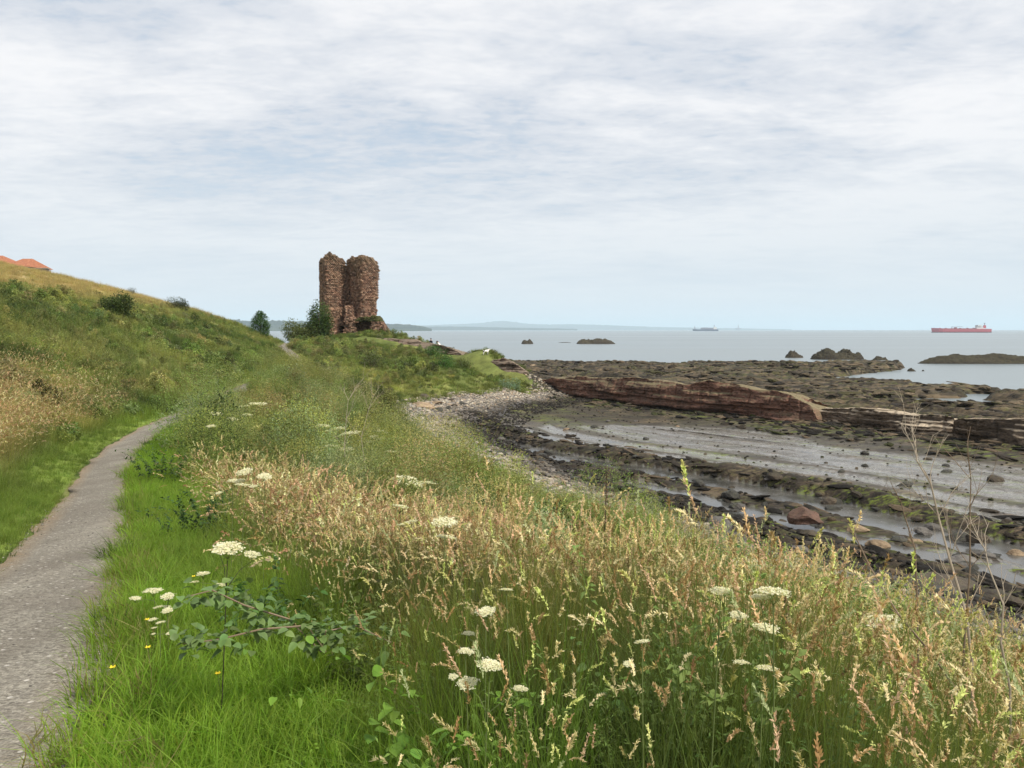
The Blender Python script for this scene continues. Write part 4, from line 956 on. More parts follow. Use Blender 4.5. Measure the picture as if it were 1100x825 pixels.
# verge beside the path, both sides
def keep_verge(x, y): u = U(x, y); e = fbm(x*1.2, y*1.2, 201, 3)*.14; return (u > .62+e) & (u < 2.1+e*2) & (dist(x, y) > 1.6)
a = sample(-6, 2, 1.5, 8, 150, keep_verge); b_ = sample(-14, -2, 8, 18, 70, keep_verge); c_ = sample(-18, -8, 18, 30, 25, keep_verge)
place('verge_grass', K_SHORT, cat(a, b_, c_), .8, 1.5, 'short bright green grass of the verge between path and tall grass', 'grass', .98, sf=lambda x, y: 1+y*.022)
def keep_cl(x, y): return keep_verge(x, y) & (fbm(x*1.4, y*1.2, 202, 3) > .08)
place('verge_clover', K_BROAD, cat(sample(-6, 2, 1.6, 9, 16, keep_cl), sample(-14, -2, 9, 24, 6, keep_cl)), .16, .30, 'low clover and plantain leaves in the verge grass', 'undergrowth', .75)
def keep_v2(x, y): u = U(x, y); return ((u > .8) & (u < 2.6)) * .9 * (fbm(x*.9, y*.9, 203, 3) > .12)
place('verge_tussocks', K_LONG, cat(sample(-6, 2, 1.8, 9, 26, keep_v2), sample(-16, -2, 9, 30, 8, keep_v2)), .45, .8, 'longer arching green tussocks in the verge', 'grass', .85)
def keep_lv(x, y): u = -U(x, y); e = fbm(x*1.1, y*1.1, 205, 3)*.16; return (u > .64+e) & (u < 3.2) & (dist(x, y) > 2)
place('left_verge_grass', K_LONG, cat(sample(-14, -2, 2, 14, 40, keep_lv), sample(-22, -8, 14, 36, 18, keep_lv)), .45, .95, 'green tufted grass along the uphill edge of the path', 'grass', .95, sf=lambda x, y: .55+.45*sstep(.7, 1.6, -U(x, y)))
def keep_ls(x, y): u = -U(x, y); e = fbm(x*1.1, y*1.1, 205, 3)*.10; return (u > .58+e) & (u < 1.2)
place('path_edge_grass', K_SHORT, cat(sample(-14, -2, 2, 14, 60, keep_ls), sample(-22, -8, 14, 40, 25, keep_ls), ), .6, 1.1, 'trodden short grass at the uphill path edge', 'grass', .95)
def keep_re(x, y): u = np.abs(U(x, y)); e = fbm(x*1.5, y*1.5, 207, 3)*.1; return (u > .5+e) & (u < .68+e) & (dist(x, y) > 1.6)
place('path_edge_tufts', K_SHORT, sample(-16, 2, 1.6, 20, 22, keep_re), .3, .6, 'small tufts creeping onto the path', 'grass', 1.0)
def k_se(x, y): u = U(x, y); e = fbm(x*1.1, y*1.1, 209, 3)*.12; return ((u > .56+e) & (u < .95+e) & (dist(x, y) > 1.6))*.8
place('dry_edge_grass', K_SHORT, cat(sample(-6, 2, 1.6, 9, 40, k_se), sample(-14, -2, 9, 20, 14, k_se)), .7, 1.25, 'yellowed trampled grass hanging over the path edge', 'grass', 1.0, tilt=.5, tintf=lambda x, y: np.tile([.36, .30, .13], (len(x), 1)))
# straw coloured slope
def keep_straw(x, y): u = -U(x, y); return (u > 1.6) & (u < 13) & (y > 4)
def k_st2(x, y): u = -U(x, y); return keep_straw(x, y)*np.clip((1-sstep(6, 11, u+2.5*fbm(x*.15, y*.15, 211, 3)))*(1-sstep(24, 38, y))*.95*sstep(1.5, 2.6, u), 0, 1)
place('straw_slope_grass', K_STRAW, sample(-40, -5, 4, 38, 13, k_st2), .75, 1.25, 'dry straw coloured grass on the slope left of the path', 'grass', 1.0, tilt=.2)
def k_hb(x, y): u = -U(x, y); return ((u > 2.5) & (u < 40) & (y > 8) & (y < 52))*(.25+.75*sstep(4, 9, u+3*fbm(x*.1, y*.1, 213, 3)))
place('slope_herbs', K_HERB, sample(-60, -6, 8, 52, 4.5, k_hb), .7, 1.3, 'dark green herbs and ferns on the middle of the slope', 'undergrowth', 1.0, tintf=mixpal(.35))
# hill cover
def k_hm(x, y): u = -U(x, y); hz = ground_z(x, y); return ((u > 1.5) & (y > 22) & (y < 125))*(1-.96*sstep(10.2, 12.5, hz+.03*(y-60)+1.2*fbm(x*.1, y*.1, 101, 3)))*sstep(18, 35, y)
place('hill_scrub', K_MOUND, cat(sample(-95, -12, 22, 70, 1.9, k_hm), sample(-110, -18, 70, 125, 1.3, k_hm)), .5, 1.15, 'green scrub of bramble and herbs covering the hillside', 'undergrowth', 1.0, jit=.3, tintf=mixpal(.42), sf=lambda x, y: (.85-.35*sstep(55, 90, y))*np.clip(.9+1.0*fbm(x*.22, y*.18, 235, 3), .3, 1.7))
def k_ht(x, y): u = -U(x, y); return (u > 1.0) & (y > 26) & (y < 130)
place('hill_grass', K_TUFT, cat(sample(-100, -12, 26, 70, 3.0, k_ht), sample(-120, -18, 70, 130, 2.0, k_ht)), .6, 1.15, 'dry tawny grass along the top of the hill and between the scrub', 'grass', 1.0)
# tall grass on the bank right of the verge
def bank(x, y): return (U(x, y) > 1.8+.2*sstep(6, 3, y)*0+.3*fbm(x*.8, y*.8, 221, 3)) & (x < toe_x(y)-.5)
def k_t1(x, y): return bank(x, y) & (dist(x, y) > 1.75)
def k_tg(x, y): return k_t1(x, y)*(.22+.3*(y < 7)+(.78-.3*(y < 7))*np.maximum(sstep(-.12, .12, fbm(x*.42, y*.36, 227, 3)), np.maximum(sstep(.5, 3, x), .8*sstep(-.3, .8, x)*(y < 6))))
hs = lambda x, y: (.6+.4*sstep(1.6, 2.6, U(x, y)))*(.9+.22*fbm(x*1.6, y*1.3, 229, 2))*(1+.16*sstep(-.6, .8, x)*(1-sstep(6, 9, y)))*(1+.16*fbm(x*.5, y*.5, 223, 3))*(1+.42*sstep(4.5, 10, y)*sstep(.3, 3, x))
place('tall_grass', K_TALL, cat(sample(-3, 8, 1.6, 7, 40, k_tg), sample(-8, 12, 7, 14, 18, k_tg), sample(-12, 10, 14, 24, 5, k_tg)), .66, 1.04, 'tall seeding grass with straw heads on the bank above the shore', 'grass', .9, tilt=.14, sf=hs)
def k_lg(x, y): return k_t1(x, y)*.9
place('bank_long_grass', K_LONG, cat(sample(-3, 8, 1.8, 7, 22, k_lg), sample(-8, 12, 7, 16, 12, k_lg)), .8, 1.3, 'green understorey grass of the bank', 'grass', .8, sf=hs)
def k_bh(x, y): return k_t1(x, y)*(.2+.8*(sstep(.12, -.12, fbm(x*.42, y*.36, 227, 3)) > .5))
place('bank_herbs', K_HERB, cat(sample(-3, 8, 2.2, 8, 3.6, k_bh), sample(-9, 12, 8, 30, 9, k_bh), sample(-16, 4, 30, 50, 4.0, k_bh)), .65, 1.15, 'leafy green herbs among the bank grass', 'undergrowth', 1.0, sf=hs, tintf=lambda x, y: zone_col(x, y)*.5+np.array([.17, .27, .06])*.5)
def k_ps(x, y): return bank(x, y)*np.clip(np.exp(-((U(x, y)-3.8)/2.)**2-((y-10)/4.5)**2)*1.2, 0, 1)
place('pinkish_grass', K_STRAW, sample(-9, 3, 5, 18, 22, k_ps), .8, 1.1, 'pinkish dry grass heads massed beside the verge', 'grass', 1.0, tilt=.18)
place('bank_broad_herbs', K_BROAD, cat(sample(-3, 8, 2.2, 8, 1.1, k_bh), sample(-9, 12, 8, 20, 1.0, k_bh)), .7, 1.25, 'broad leaved herbs low in the bank grass', 'undergrowth', .9)
def k_sh(x, y): return k_t1(x, y)*sstep(2.2, 3.5, U(x, y))*.8
place('bleached_grass', K_STRAW, cat(sample(-3, 8, 2.4, 8, 2.2, k_sh), sample(-9, 12, 8, 20, 1.6, k_sh)), .8, 1.12, 'bleached loose grass panicles over the bank', 'grass', .9, tilt=.2)
# wiry yellow green shrubs farther along the bank
def k_fz(x, y): u = U(x, y); return (.35+.65*sstep(44, 54, y))*((u > 2.1-1.3*sstep(25, 31, y)) & (x < toe_x(y)-1.2))*sstep(13, 18, y)*(.35+.65*(fbm(x*.25, y*.25, 231, 3) > -.1))
place('wiry_scrub', K_FUZZ, cat(sample(-18, 6, 13, 32, 3.6, k_fz), sample(-20, 0, 32, 62, 2.4, k_fz)), .9, 1.45, 'wiry yellow green scrub along the right of the path', 'undergrowth', 1.0, jit=.2, tintf=mixpal(.5), sf=lambda x, y: (1+.45*sstep(20, 28, y)*(1-sstep(52, 66, y))*(1-sstep(3.5, 8, U(x, y))))*np.clip(.85+1.1*fbm(x*.28, y*.22, 233, 3), .35, 1.7))
def off_outcrop(x, y):
    d = np.full(np.shape(x), 1e9)
    for (ax, ay), (bx, by) in zip(OUTL, OUTL[1:]):
        ex, ey = bx-ax, by-ay; k = np.clip(((x-ax)*ex+(y-ay)*ey)/(ex*ex+ey*ey), 0, 1); dd = np.hypot(x-ax-ex*k, y-ay-ey*k)
        d = np.minimum(d, np.where((y < ay+(by-ay)*k), dd*.8, dd))
    return d > 1.9
def k_bg(x, y): u = U(x, y); return ((u > 2.0) & (u < 16) & (y > 12) & (y < 60) & (x < toe_x(y)-2.5))*np.clip(.5+1.4*fbm(x*.3, y*.25, 239, 3), 0, 1)*(1-.55*sstep(7, 10, u))
place('tall_scrub', K_BIG, sample(-22, 4, 12, 60, .95, k_bg), .75, 1.30, 'bulky shoulder high scrub beside the bend of the path', 'undergrowth', 1.05, jit=.34, sf=lambda x, y: .75+.3*sstep(14, 21, y), tintf=mixpal(.8, 1.1))
def k_mr(x, y): u = U(x, y); return off_outcrop(x, y)*((u > .9+1.0*(y < 32)) & (x < toe_x(y)-.6) & (y > 16) & (y < 130))*.9*np.where((np.hypot(x+25, y-121) < 5), 0, 1)
place('headland_scrub', K_MOUND, cat(sample(-20, 6, 18, 60, 1.6, k_mr), sample(-38, 6, 60, 130, 2.0, k_mr)), .4, 1.0, 'low green bushes and bramble covering the headland below the tower', 'undergrowth', 1.0, jit=.3, tintf=mixpal(.42), sf=lambda x, y: np.clip(.85+1.1*fbm(x*.2, y*.15, 237, 3), .25, 1.8))
def k_mt(x, y): return (line_dist(x, y) > 1.1) & ((U(x, y) > .9) & (x < toe_x(y)+.3) & (y > 30) & (y < 135))
place('headland_grass', K_TUFT, cat(sample(-24, 6, 30, 62, 3.0, k_mt), sample(-40, 6, 62, 135, 3.2, k_mt)), .5, 1.0, 'grass of the headland', 'grass', 1.05, jit=.3)
def k_kn(x, y): d = line_dist(x, y); return (d > 1.2) & (d < 5.5) & (x < toe_x(y)-.2) & (y > 84) & (y < 125) & (np.hypot(x+25, y-121) > 6)
place('knoll_tussocks', K_MOUND, sample(-26, 4, 84, 125, 2.6, k_kn), .18, .5, 'small tussocks and herbs on the grassy knoll and around the outcrops', 'undergrowth', 1.0, jit=.3, tintf=mixpal(.4))

# shingle
def k_pg(x, y): u = np.abs(U(x, y)); return (u < .7) & (dist(x, y) > 1.2)
M_PEB = bpy.data.materials.new('pebble'); M_PEB.use_nodes = True; t = NT(M_PEB.node_tree); b = M_PEB.node_tree.nodes['Principled BSDF']
ti = attr(t, 'tint', 'INSTANCER'); n_ = t.noise(t.new('ShaderNodeTexCoord').outputs['Object'], 2.5, 5, .6)
t.put(b.inputs['Base Color'], t.mix(t.mapr(n_, .35, .7), t.mix(1., ti, (.6, .6, .6), 'MULTIPLY'), ti)); b.inputs['Roughness'].default_value = .8; b.inputs['Specular IOR Level'].default_value = .12
t.put(b.inputs['Normal'], t.bump(n_, .5, .1))
K_PEB = collection('pebble', [lump_rock('pebble', 1, .8, .55, 300+k, M_PEB, 2, .2, .4) for k in range(5)])
K_SLB = collection('slab', [lump_rock('slab', [2.2, 1.3, 3., 1.1, 2.4, 1.5][k], [.7, .8, .6, .9, .5, .7][k], [.26, .34, .22, .45, .24, .4][k], 320+k, M_PEB, 3, 1.0, .5) for k in range(6)])
def peb(xy, s0, s1, name, label, pal, coll=K_PEB, sink=0., tilt=.2, along=False, wlow=False):
    x, y = xy; n = len(x); z = np.maximum(ground_z(x, y), 0.05)
    pal = np.array(pal); col = pal[rng.integers(0, len(pal), n)]*rng.uniform(.7, 1.2, (n, 1))
    if wlow:
        k = sstep(1.5, 6, x-toe_x(y)+1.5*fbm(x*.3, y*.3, 241, 3))[:, None]; col = col*(1-k)+np.array([.035, .031, .027])*(1+rng.normal(0, .3, (n, 1)))*k
    s_ = s0*(s1/s0)**rng.random(n)
    print(name, n)
    rz = rng.uniform(0, 6.28, n) if not along else rng.normal(math.atan2(-.84, .54), .22, n)
    return scatter(name, coll, np.c_[x, y, z-sink+s_*.1], rz, s_, np.clip(col, .01, 1), label, 'shingle', tilt)
def k_pb(x, y): d = x-toe_x(y); return ((d > -.8) & (d < 9) & (y > 9) & (y < 90))*np.clip(1.2-.09*d, 0, 1)
PALP = [(.40, .355, .29), (.54, .47, .37), (.28, .25, .20), (.50, .38, .27), (.18, .165, .145), (.33, .31, .285), (.62, .55, .44)]
peb(cat(sample(-8, 20, 9, 30, 26, k_pb), sample(-10, 12, 30, 60, 34, k_pb), sample(-10, 8, 60, 92, 22, k_pb)), .05, .19, 'shingle_stones', 'pale rounded stones of the shingle bank', PALP, wlow=True)
def k_dk(x, y): n = strat_n(x, y)+1.5*fbm(x*.15, y*.15, 243, 3); return ((x > toe_x(y)+3) & (n < 33.5) & (y > 12) & (y < 75))*np.clip(.15+1.2*(fbm(x*.35, y*.35, 245, 3)+.1), 0, 1)*(ground_z(x, y) > POOL_Z+.03)
PALD = [(.030, .026, .021), (.052, .042, .031), (.018, .016, .014), (.12, .09, .06), (.050, .054, .02)]
peb(sample(-12, 40, 12, 75, 7, k_dk), .04, .20, 'dark_cobbles', 'dark wet cobbles between the strata', PALD)
def k_sl(x, y): n = strat_n(x, y)+1.5*fbm(x*.15, y*.15, 247, 3); return ((x > toe_x(y)+5) & (n > 19) & (n < 33.6) & (y > 12))*(.3+.7*(vn(n*.8, strat_s(x, y)*.12, 249) > .4))*(ground_z(x, y) > POOL_Z+.02)
peb(sample(-8, 42, 12, 70, 3.5, k_sl), .07, .40, 'broken_strata', 'broken dark slabs along the strata', PALD[:4], K_SLB, .05, .12, True)
def k_fr(x, y): n = strat_n(x, y); return ((n > 56) & (y < 165) & (y > 40) & (x > toe_x(y)+3))*(plat(x, y) > .25)*(.2+.8*(vn(n*.35, strat_s(x, y)*.05, 251) > .45))
peb(sample(-12, 110, 45, 166, 1.2, k_fr), .12, .8, 'far_strata_blocks', 'dark blocks of the far rock shelf', [(.05, .040, .028), (.10, .078, .05), (.034, .028, .022), (.17, .13, .085), (.075, .068, .032)], K_SLB, .1, .10, True)
def k_ms(x, y): n = strat_n(x, y); return (n > 47) & (n < 57) & (y < 95) & (x > toe_x(y)+2)
peb(sample(-3, 60, 35, 95, 3.0, k_ms), .08, .45, 'ridge_foot_rubble', 'rubble and ledges along the foot of the red ridge', PALD, K_SLB, .03, .15, True)
peb(sample(-9, 2, 1.2, 12, 55, lambda x, y: k_pg(x, y)*(.35+.65*sstep(.3, .6, np.abs(U(x, y))))), .006, .017, 'path_grit', 'loose grit lying on the path', [(.30, .28, .25), (.18, .165, .15), (.42, .39, .35), (.12, .11, .10)], sink=-.016)
def k_wf(x, y): n = strat_n(x, y); s = strat_s(x, y); return (n > 33) & (n < 48) & (rng.random(len(x)) < .22+.5*(ground_z(x, y) > POOL_Z+.07)+.9*sstep(-50, -60, s))
peb(sample(-4, 45, 28, 85, 2.2, k_wf), .03, .13, 'flat_stones', 'small dark stones dotted over the wet flat', PALD)

# ------------------------------------------------------------------ trees and bushes that stand alone
def bush(name, label, px, py, Y, w_, h_, L, col, seed, nl=2600, cat_='bush', trunk=False, group=None, lumps=14, z=None, v=.22):
    p = P(px, py, Y); z = gz(p.x, p.y) if z is None else z
    t_ = thing(name, label, cat_, (p.x, p.y, z), group=group); g = GB(seed)
    g.mound(nl, w_/2, h_, L, L*.55, col, 0, lumps, v, z0=(.12*h_ if trunk else -.1))
    link(g.mesh('crown', [M_LEAFP]), 'crown', parent=t_)
    g2 = GB(seed+1); n = 9; a = np.linspace(0, 6.28, n)
    mb = MB(); 
    for k in range(6):
        aa = k*1.05+seed; mb.tube([(0, 0, -.2), (math.cos(aa)*w_*.08, math.sin(aa)*w_*.08, h_*.3), (math.cos(aa)*w_*.25, math.sin(aa)*w_*.25, h_*.72)], .03*h_, .008*h_, 5)
    if trunk: mb.tube([(0, 0, -.3), (0, 0, h_*.5), (.05, 0, h_*.9)], .05*h_, .02*h_, 7)
    mb.build('trunk' if trunk else 'stem', M_BARK, t_)
    return t_
M_BARK = paint('bark', (.12, .09, .07), .9)
def tree_round(px, py, Y, w_, h_, seed):
    p = P(px, py, Y); z = gz(p.x, p.y); t_ = thing('tree', 'small round dark green tree standing alone at the foot of the hill', 'tree', (p.x, p.y, z-.1))
    g = GB(seed); r = g.r; lumps = 46
    zz_ = r.uniform(.08, .97, lumps); prof = np.interp(zz_, [0, .15, .4, .65, .85, 1], [.55, .95, 1, .75, .42, .08])*w_/2
    a = r.uniform(0, 6.28, lumps); q = prof*np.sqrt(r.uniform(.1, .75, lumps)); ce = np.c_[np.cos(a)*q, np.sin(a)*q, zz_*h_]
    nl = 5200; k = r.integers(0, lumps, nl); d = r.normal(0, 1, (nl, 3)); d /= np.linalg.norm(d, axis=1, keepdims=True)
    pnt = ce[k]+d*(w_*.15)*r.uniform(.5, 1.05, (nl, 1)); col = g.col((.060, .125, .030), nl, .2)*r.normal(1, .16, lumps)[k][:, None]
    g.leaves(pnt, d+r.normal(0, .5, d.shape), .17*r.uniform(.6, 1.3, nl), .09, np.clip(col, .005, 1), 0)
    link(g.mesh('crown', [M_LEAFP]), 'crown', parent=t_)
    mb = MB().tube([(0, 0, -.3), (.03, 0, h_*.4), (0, .02, h_*.85)], .12, .03, 7)
    for j in range(7):
        aa = j*.9; mb.tube([(0, 0, h_*(.15+.08*j)), (math.cos(aa)*w_*.3, math.sin(aa)*w_*.3, h_*(.3+.08*j))], .045, .015, 5)
    mb.build('trunk', M_BARK, t_)
tree_round(280, 365, 105, 2.9, 3.1, 501)
bush('bush', 'broad dull green bush on the left of the tower foot', 325, 362, 116, 6.8, 3.4, .26, (.13, .155, .050), 510, 9000, lumps=24)
bush('bush', 'tall dark bush leaning on the left wall of the tower', 344, 357, 116.5, 4.2, 5.6, .26, (.08, .13, .035), 520, 9000, lumps=26)
bush('bush', 'small bush on the seaward side of the broken vault', 421, 362, 118, 3.2, 1.3, .14, (.10, .16, .035), 530, 1500)
bush('bush', 'dark gorse bush alone half way up the hill', 125, 350, 62, 3.6, 2.0, .15, (.07, .10, .03), 540, 6000, z=None)
bush('bush', 'dark bush close under the skyline of the hill', 191, 341, 88, 3.2, 1.5, .14, (.06, .075, .03), 550, 2400)
bush('bush', 'tiny bush poking over the hill skyline', 142, 322, 97, 1.6, 1.2, .12, (.09, .10, .04), 560, 600)
bush('bush', 'grey green sea mugwort bush by the head of the shingle', 546, 421, 82, 3.0, 1.1, .12, (.19, .27, .18), 570, 1800)
bush('bush', 'rich green bush on the slope above the shingle', 476, 412, 84, 3.2, 1.6, .14, (.085, .18, .04), 580, 2400)
bush('bush', 'second rich green bush, upslope of the cove head', 466, 402, 92, 3.6, 1.5, .14, (.08, .16, .04), 590, 2400)
bush('bush', 'olive rounded bush on the slope between green ones', 497, 413, 86, 2.6, 1.2, .13, (.12, .15, .045), 600, 1600)
bush('bush', 'small dark cushion bush on the outcrop beside the two people', 483, 377, 104.5, 2.4, 1.0, .13, (.075, .10, .035), 610, 1100, z=P(483, 378, 104.5).z-.1)
bush('bush', 'dark rounded bush in the dip of the headland slope', 400, 395, 80, 4.4, 1.7, .14, (.085, .105, .035), 615, 2600)
bush('bush', 'dark green bush beside the far stretch of path', 342, 398, 66, 2.6, 1.3, .12, (.07, .11, .03), 616, 1600)

def foot(px, py, H):
    """the point on a sight line that is H above the ground it will finally meet"""
    Y = np.concatenate([np.arange(1.6, 20, .03), np.arange(20, 90, .15)]); d = P(px, py, 1.0)-Vector((0, 0, CAM_Z))
    h = CAM_Z+d.z*Y - ground_z(d.x*Y, Y); hit = np.argmax(h <= .02) if (h <= .02).any() else len(Y)-1
    i = hit
    while i > 0 and h[i] < H: i -= 1
    if h[i] < H: i = int(np.argmax(h[:hit+1]))
    return P(px, py, float(Y[i]))
# ------------------------------------------------------------------ umbel flowers, placed where their stems stand on the ground
def umbel_head(seed, r0=.065):
    g = GB(seed); r = g.r; n = 22; a = np.arange(n)*2.4; q = r0*np.sqrt((np.arange(n)+.5)/n)
    tips = np.c_[np.cos(a)*q, np.sin(a)*q, .012-q*q*2+r.normal(0, .002, n)]; base = np.tile([0, 0, -.05], (n, 1))
    k = 3; tt = np.linspace(0, 1, k)[None, :, None]; g.ribbon(base[:, None]*(1-tt)+tips[:, None]*tt, np.full(n, .0016), g.col((.16, .20, .07), n), g.col((.20, .24, .09), n), 0, 5)
    m = 34; off = r.normal(0, .0075, (n, m, 3))*np.array([1, 1, .3]); c = (tips[:, None]+off).reshape(-1, 3)
    g.leaves(c, r.normal(0, 1, (n*m, 3))*np.array([1, 1, .25]), .0105, .009, g.col((.82, .78, .60), n*m, .09), 1, .1, 0)
    return g
def merge(gs, name, mats): return gs.mesh(name, mats)
UH = [umbel_head(700+i, rr).mesh('flower_head', [M_LEAFP, M_LEAFP]) for i, rr in enumerate([.06, .07, .052, .065])]
def umbel(px, py, wpx, H, label, group='white umbel flowers in the tall grass', extra=1, dark=False, Yfix=None):
    # walk out along the sight line until the ground is H below it
    H = H*((.80 if px < 600 else .95) if py > 500 else .9) if H > .5 else H
    q = foot(px, py, H); g0 = gz(q.x, q.y); h = q.z-g0; rad_ = wpx/FPX*q.y/2
    t_ = thing('umbel_flower', label, 'wildflower', (q.x, q.y, g0), group=group)
    lean = random.uniform(-.06, .06); colr = (.035, .03, .02) if dark else (.13, .16, .06)
    mb = MB().tube([(lean*h, lean*.6*h, -.05), (lean*.4*h, .3*lean*h, h*.5), (0, 0, h-.05*rad_/.06)], .003 if q.y < 12 else .006, .0018 if q.y < 12 else .004, 5)
    sides = []
    for k in range(extra):
        a = random.uniform(0, 6.28); l = random.uniform(.9, 1.9)*rad_*1.6; zt = h-random.uniform(.02, .10)*max(1, q.y/8)
        e = Vector((math.cos(a)*l, math.sin(a)*l*.7, zt)); mb.tube([(lean*.2*h, 0, h*.78), (e.x*.5, e.y*.5, (h*.8+zt)/2), e-Vector((0, 0, .03*rad_/.06))], .0018 if q.y < 12 else .004, .0012, 4); sides.append(e)
    mb.build('stem', M_STEMD if dark else M_STEMG, t_)
    for k, e in enumerate([Vector((0, 0, h))]+sides):
        o = bpy.data.objects.new('flower_head', UH[(k+int(px)) % 4]); C.objects.link(o); o.parent = t_; o.location = e
        s_ = rad_/.062*(1 if k == 0 else random.uniform(.5, .75)); o.scale = (s_, s_, s_); o.rotation_euler = (random.uniform(-.15, .25), random.uniform(-.2, .2), random.uniform(0, 6.28))
M_STEMG = paint('green_stem', (.14, .18, .06)); M_STEMD = paint('dark_stem', (.05, .045, .03)); M_DRY = paint('dry_pale_stem', (.42, .35, .27)); M_DRYB = paint('dry_brown_stem', (.22, .16, .11))
UM = [(947, 670, 34, 1.05, 'large cream umbel below the broad green leaves at the bank edge', 1), (806, 608, 40, 1.15, 'widest cream umbel, right of the nettle patch', 1), (831, 637, 34, 1.15, 'cream umbel just under the widest one', 1),
      (774, 636, 26, 1.1, 'cream umbel level with and left of its wider neighbour', 1), (822, 676, 28, 1.0, 'greenish cream umbel lower among the stalks right of centre', 2), (690, 690, 16, .9, 'small dull umbel low in the seeding grass', 1),
      (590, 553, 20, 1.05, 'cream umbel against the foot of the shingle', 1), (478, 562, 28, 1.15, 'ragged cream umbel topping the grass below the shingle edge', 1), (522, 658, 22, .95, 'white umbel low in the middle of the grass', 1),
      (526, 716, 28, .85, 'woolly cream umbel, lowest of all in the tall grass', 2), (244, 590, 30, 1.0, 'white umbel on a dark stem at the edge of the verge', 2), (544, 634, 14, 1.0, 'tiny white umbel above the low middle one', 0),
      (436, 517, 26, 1.15, 'cream umbel over the green herbs above the middle of the bank', 2), (262, 508, 18, 1.2, 'pale umbel above the pinkish grass heads', 2), (284, 512, 14, 1.2, 'small umbel right of its pale twin over pinkish grass', 1),
      (250, 517, 12, 1.1, 'little umbel at the left end of the pinkish grass', 1), (500, 700, 16, .85, 'faded umbel among bleached heads', 1), (430, 545, 18, 1.1, 'straw tinted umbel lower beside green herbs', 2),
      (348, 458, 14, 1.3, 'first of the row of white umbels on the bank crest', 1), (362, 462, 18, 1.3, 'second of the row of white umbels on the bank crest', 1), (377, 466, 18, 1.3, 'third and brightest umbel of the crest row', 1),
      (355, 480, 16, 1.25, 'umbel hanging lower left under the crest row', 1), (371, 483, 14, 1.25, 'umbel hanging lower right under the crest row', 1), (410, 464, 13, 1.25, 'umbel on the right beyond the crest row', 0), (405, 471, 12, 1.25, 'dull umbel right under the crest row', 1),
      (421, 486, 12, 1.2, 'last umbel of the crest towards the shingle', 1), (238, 434, 10, 1.6, 'far umbel on the left of the wiry scrub', 0), (232, 445, 15, 1.55, 'broad far umbel lower left in the wiry scrub', 1), (262, 437, 11, 1.6, 'far umbel in the middle of the scrub top', 0),
      (273, 434, 9, 1.6, 'far umbel left of a touching pair', 0), (281, 434, 9, 1.6, 'far umbel right of a touching pair', 0), (266, 446, 10, 1.5, 'far umbel under the touching pair', 0), (227, 458, 9, 1.4, 'far dull umbel by the dark shrub', 0)]
for px, py, w_, H, lb, ex in UM: umbel(px, py, w_, H, lb, extra=ex, dark=(px == 244))
# low white flowers in the verge
g = GB(750)
for px, py, w_, lb in [(165, 635, 16, 'low cluster of creamy flowers in the verge, upper'), (180, 641, 14, 'low cluster of creamy flowers in the verge beside the upper one'), (180, 656, 12, 'low creamy flower cluster nearest the bramble spray'), (218, 617, 14, 'low creamy flower cluster at the edge of the tall grass'), (172, 669, 9, 'tiny creamy flower below the other low clusters')]:
    umbel(px, py, w_, .28, lb, 'low creamy flowers in the verge', 2)
M_YEL = paint('buttercup_yellow', (.80, .62, .03))
for i, (px, py) in enumerate([(234, 724), (121, 718), (159, 696), (158, 666), (208, 620)]):
    q = foot(px, py, .16)
    t_ = thing('buttercup', ['yellow buttercup in the lush lower verge', 'yellow buttercup close to the path edge', 'yellow buttercup below the cream clusters', 'yellow buttercup beside the cream clusters', 'yellow buttercup at the upper verge'][i], 'wildflower', (q.x, q.y, gz(q.x, q.y)), group='buttercups in the verge')
    MB().tube([(0, 0, -.02), (.01, 0, .08), (0, 0, .16)], .002, .0015, 4).build('stem', M_STEMG, t_)
    mb = MB()
    for k in range(5):
        a = k*1.256; c_, s_ = math.cos(a), math.sin(a); vs = [mb.bm.verts.new(v) for v in [(0, 0, .16), (c_*.009-s_*.007, s_*.009+c_*.007, .168), (c_*.018, s_*.018, .174), (c_*.009+s_*.007, s_*.009-c_*.007, .168)]]; mb.bm.faces.new(vs)
    mb.build('flower_head', M_YEL, t_)

# ------------------------------------------------------------------ leafy plants near the camera
def broadleaf(px, py, H, label, n, L, W, col, seed, cat_='wild plant', spread=.3, name='broadleaf_plant', per=9):
    n = int(n*1.6); per = int(per*1.5); L *= .8; W *= .75
    H = H*((.80 if px < 600 else .95) if py > 500 else .9) if H > .5 else H
    q = foot(px, py, H); g0 = gz(q.x, q.y); t_ = thing(name, label, cat_, (q.x, q.y, g0)); g = GB(seed)
    g.leafy(n, spread, H*.6, H*1.02, per, L, W, col, .35, .35, .25, .15, 0, tuple(c*.8 for c in col), .006, broad=True)
    link(g.mesh('foliage', [M_LEAFP]), 'foliage', parent=t_); return t_
broadleaf(905, 628, .95, 'broad glossy leaves half buried in tall grass at the bank edge', 9, .17, .13, (.10, .19, .05), 801, per=7, spread=.35)
broadleaf(432, 762, .42, 'bright green broad leaved seedling low in the grass', 3, .16, .10, (.20, .34, .06), 802, spread=.07, per=5)
broadleaf(818, 562, 1.5, 'bright green nettle patch standing above the grass before the rocks', 16, .11, .065, (.22, .33, .06), 803, spread=.55, per=20, name='nettle_patch')
broadleaf(778, 575, 1.4, 'blue green leafy plant left of the nettle patch', 9, .13, .09, (.11, .21, .09), 804, spread=.4, per=12)
broadleaf(620, 553, 1.3, 'fresh green leafy stems over the shingle foot', 10, .09, .05, (.20, .30, .06), 805, spread=.5, per=18)
broadleaf(735, 555, 1.3, 'tall weedy stems between the shingle foot and the nettles', 10, .07, .035, (.19, .25, .07), 806, spread=.6, per=22)
broadleaf(300, 600, .6, 'dark leafy herb at the foot of the pinkish grass', 8, .08, .05, (.08, .16, .04), 807, spread=.3, per=14)
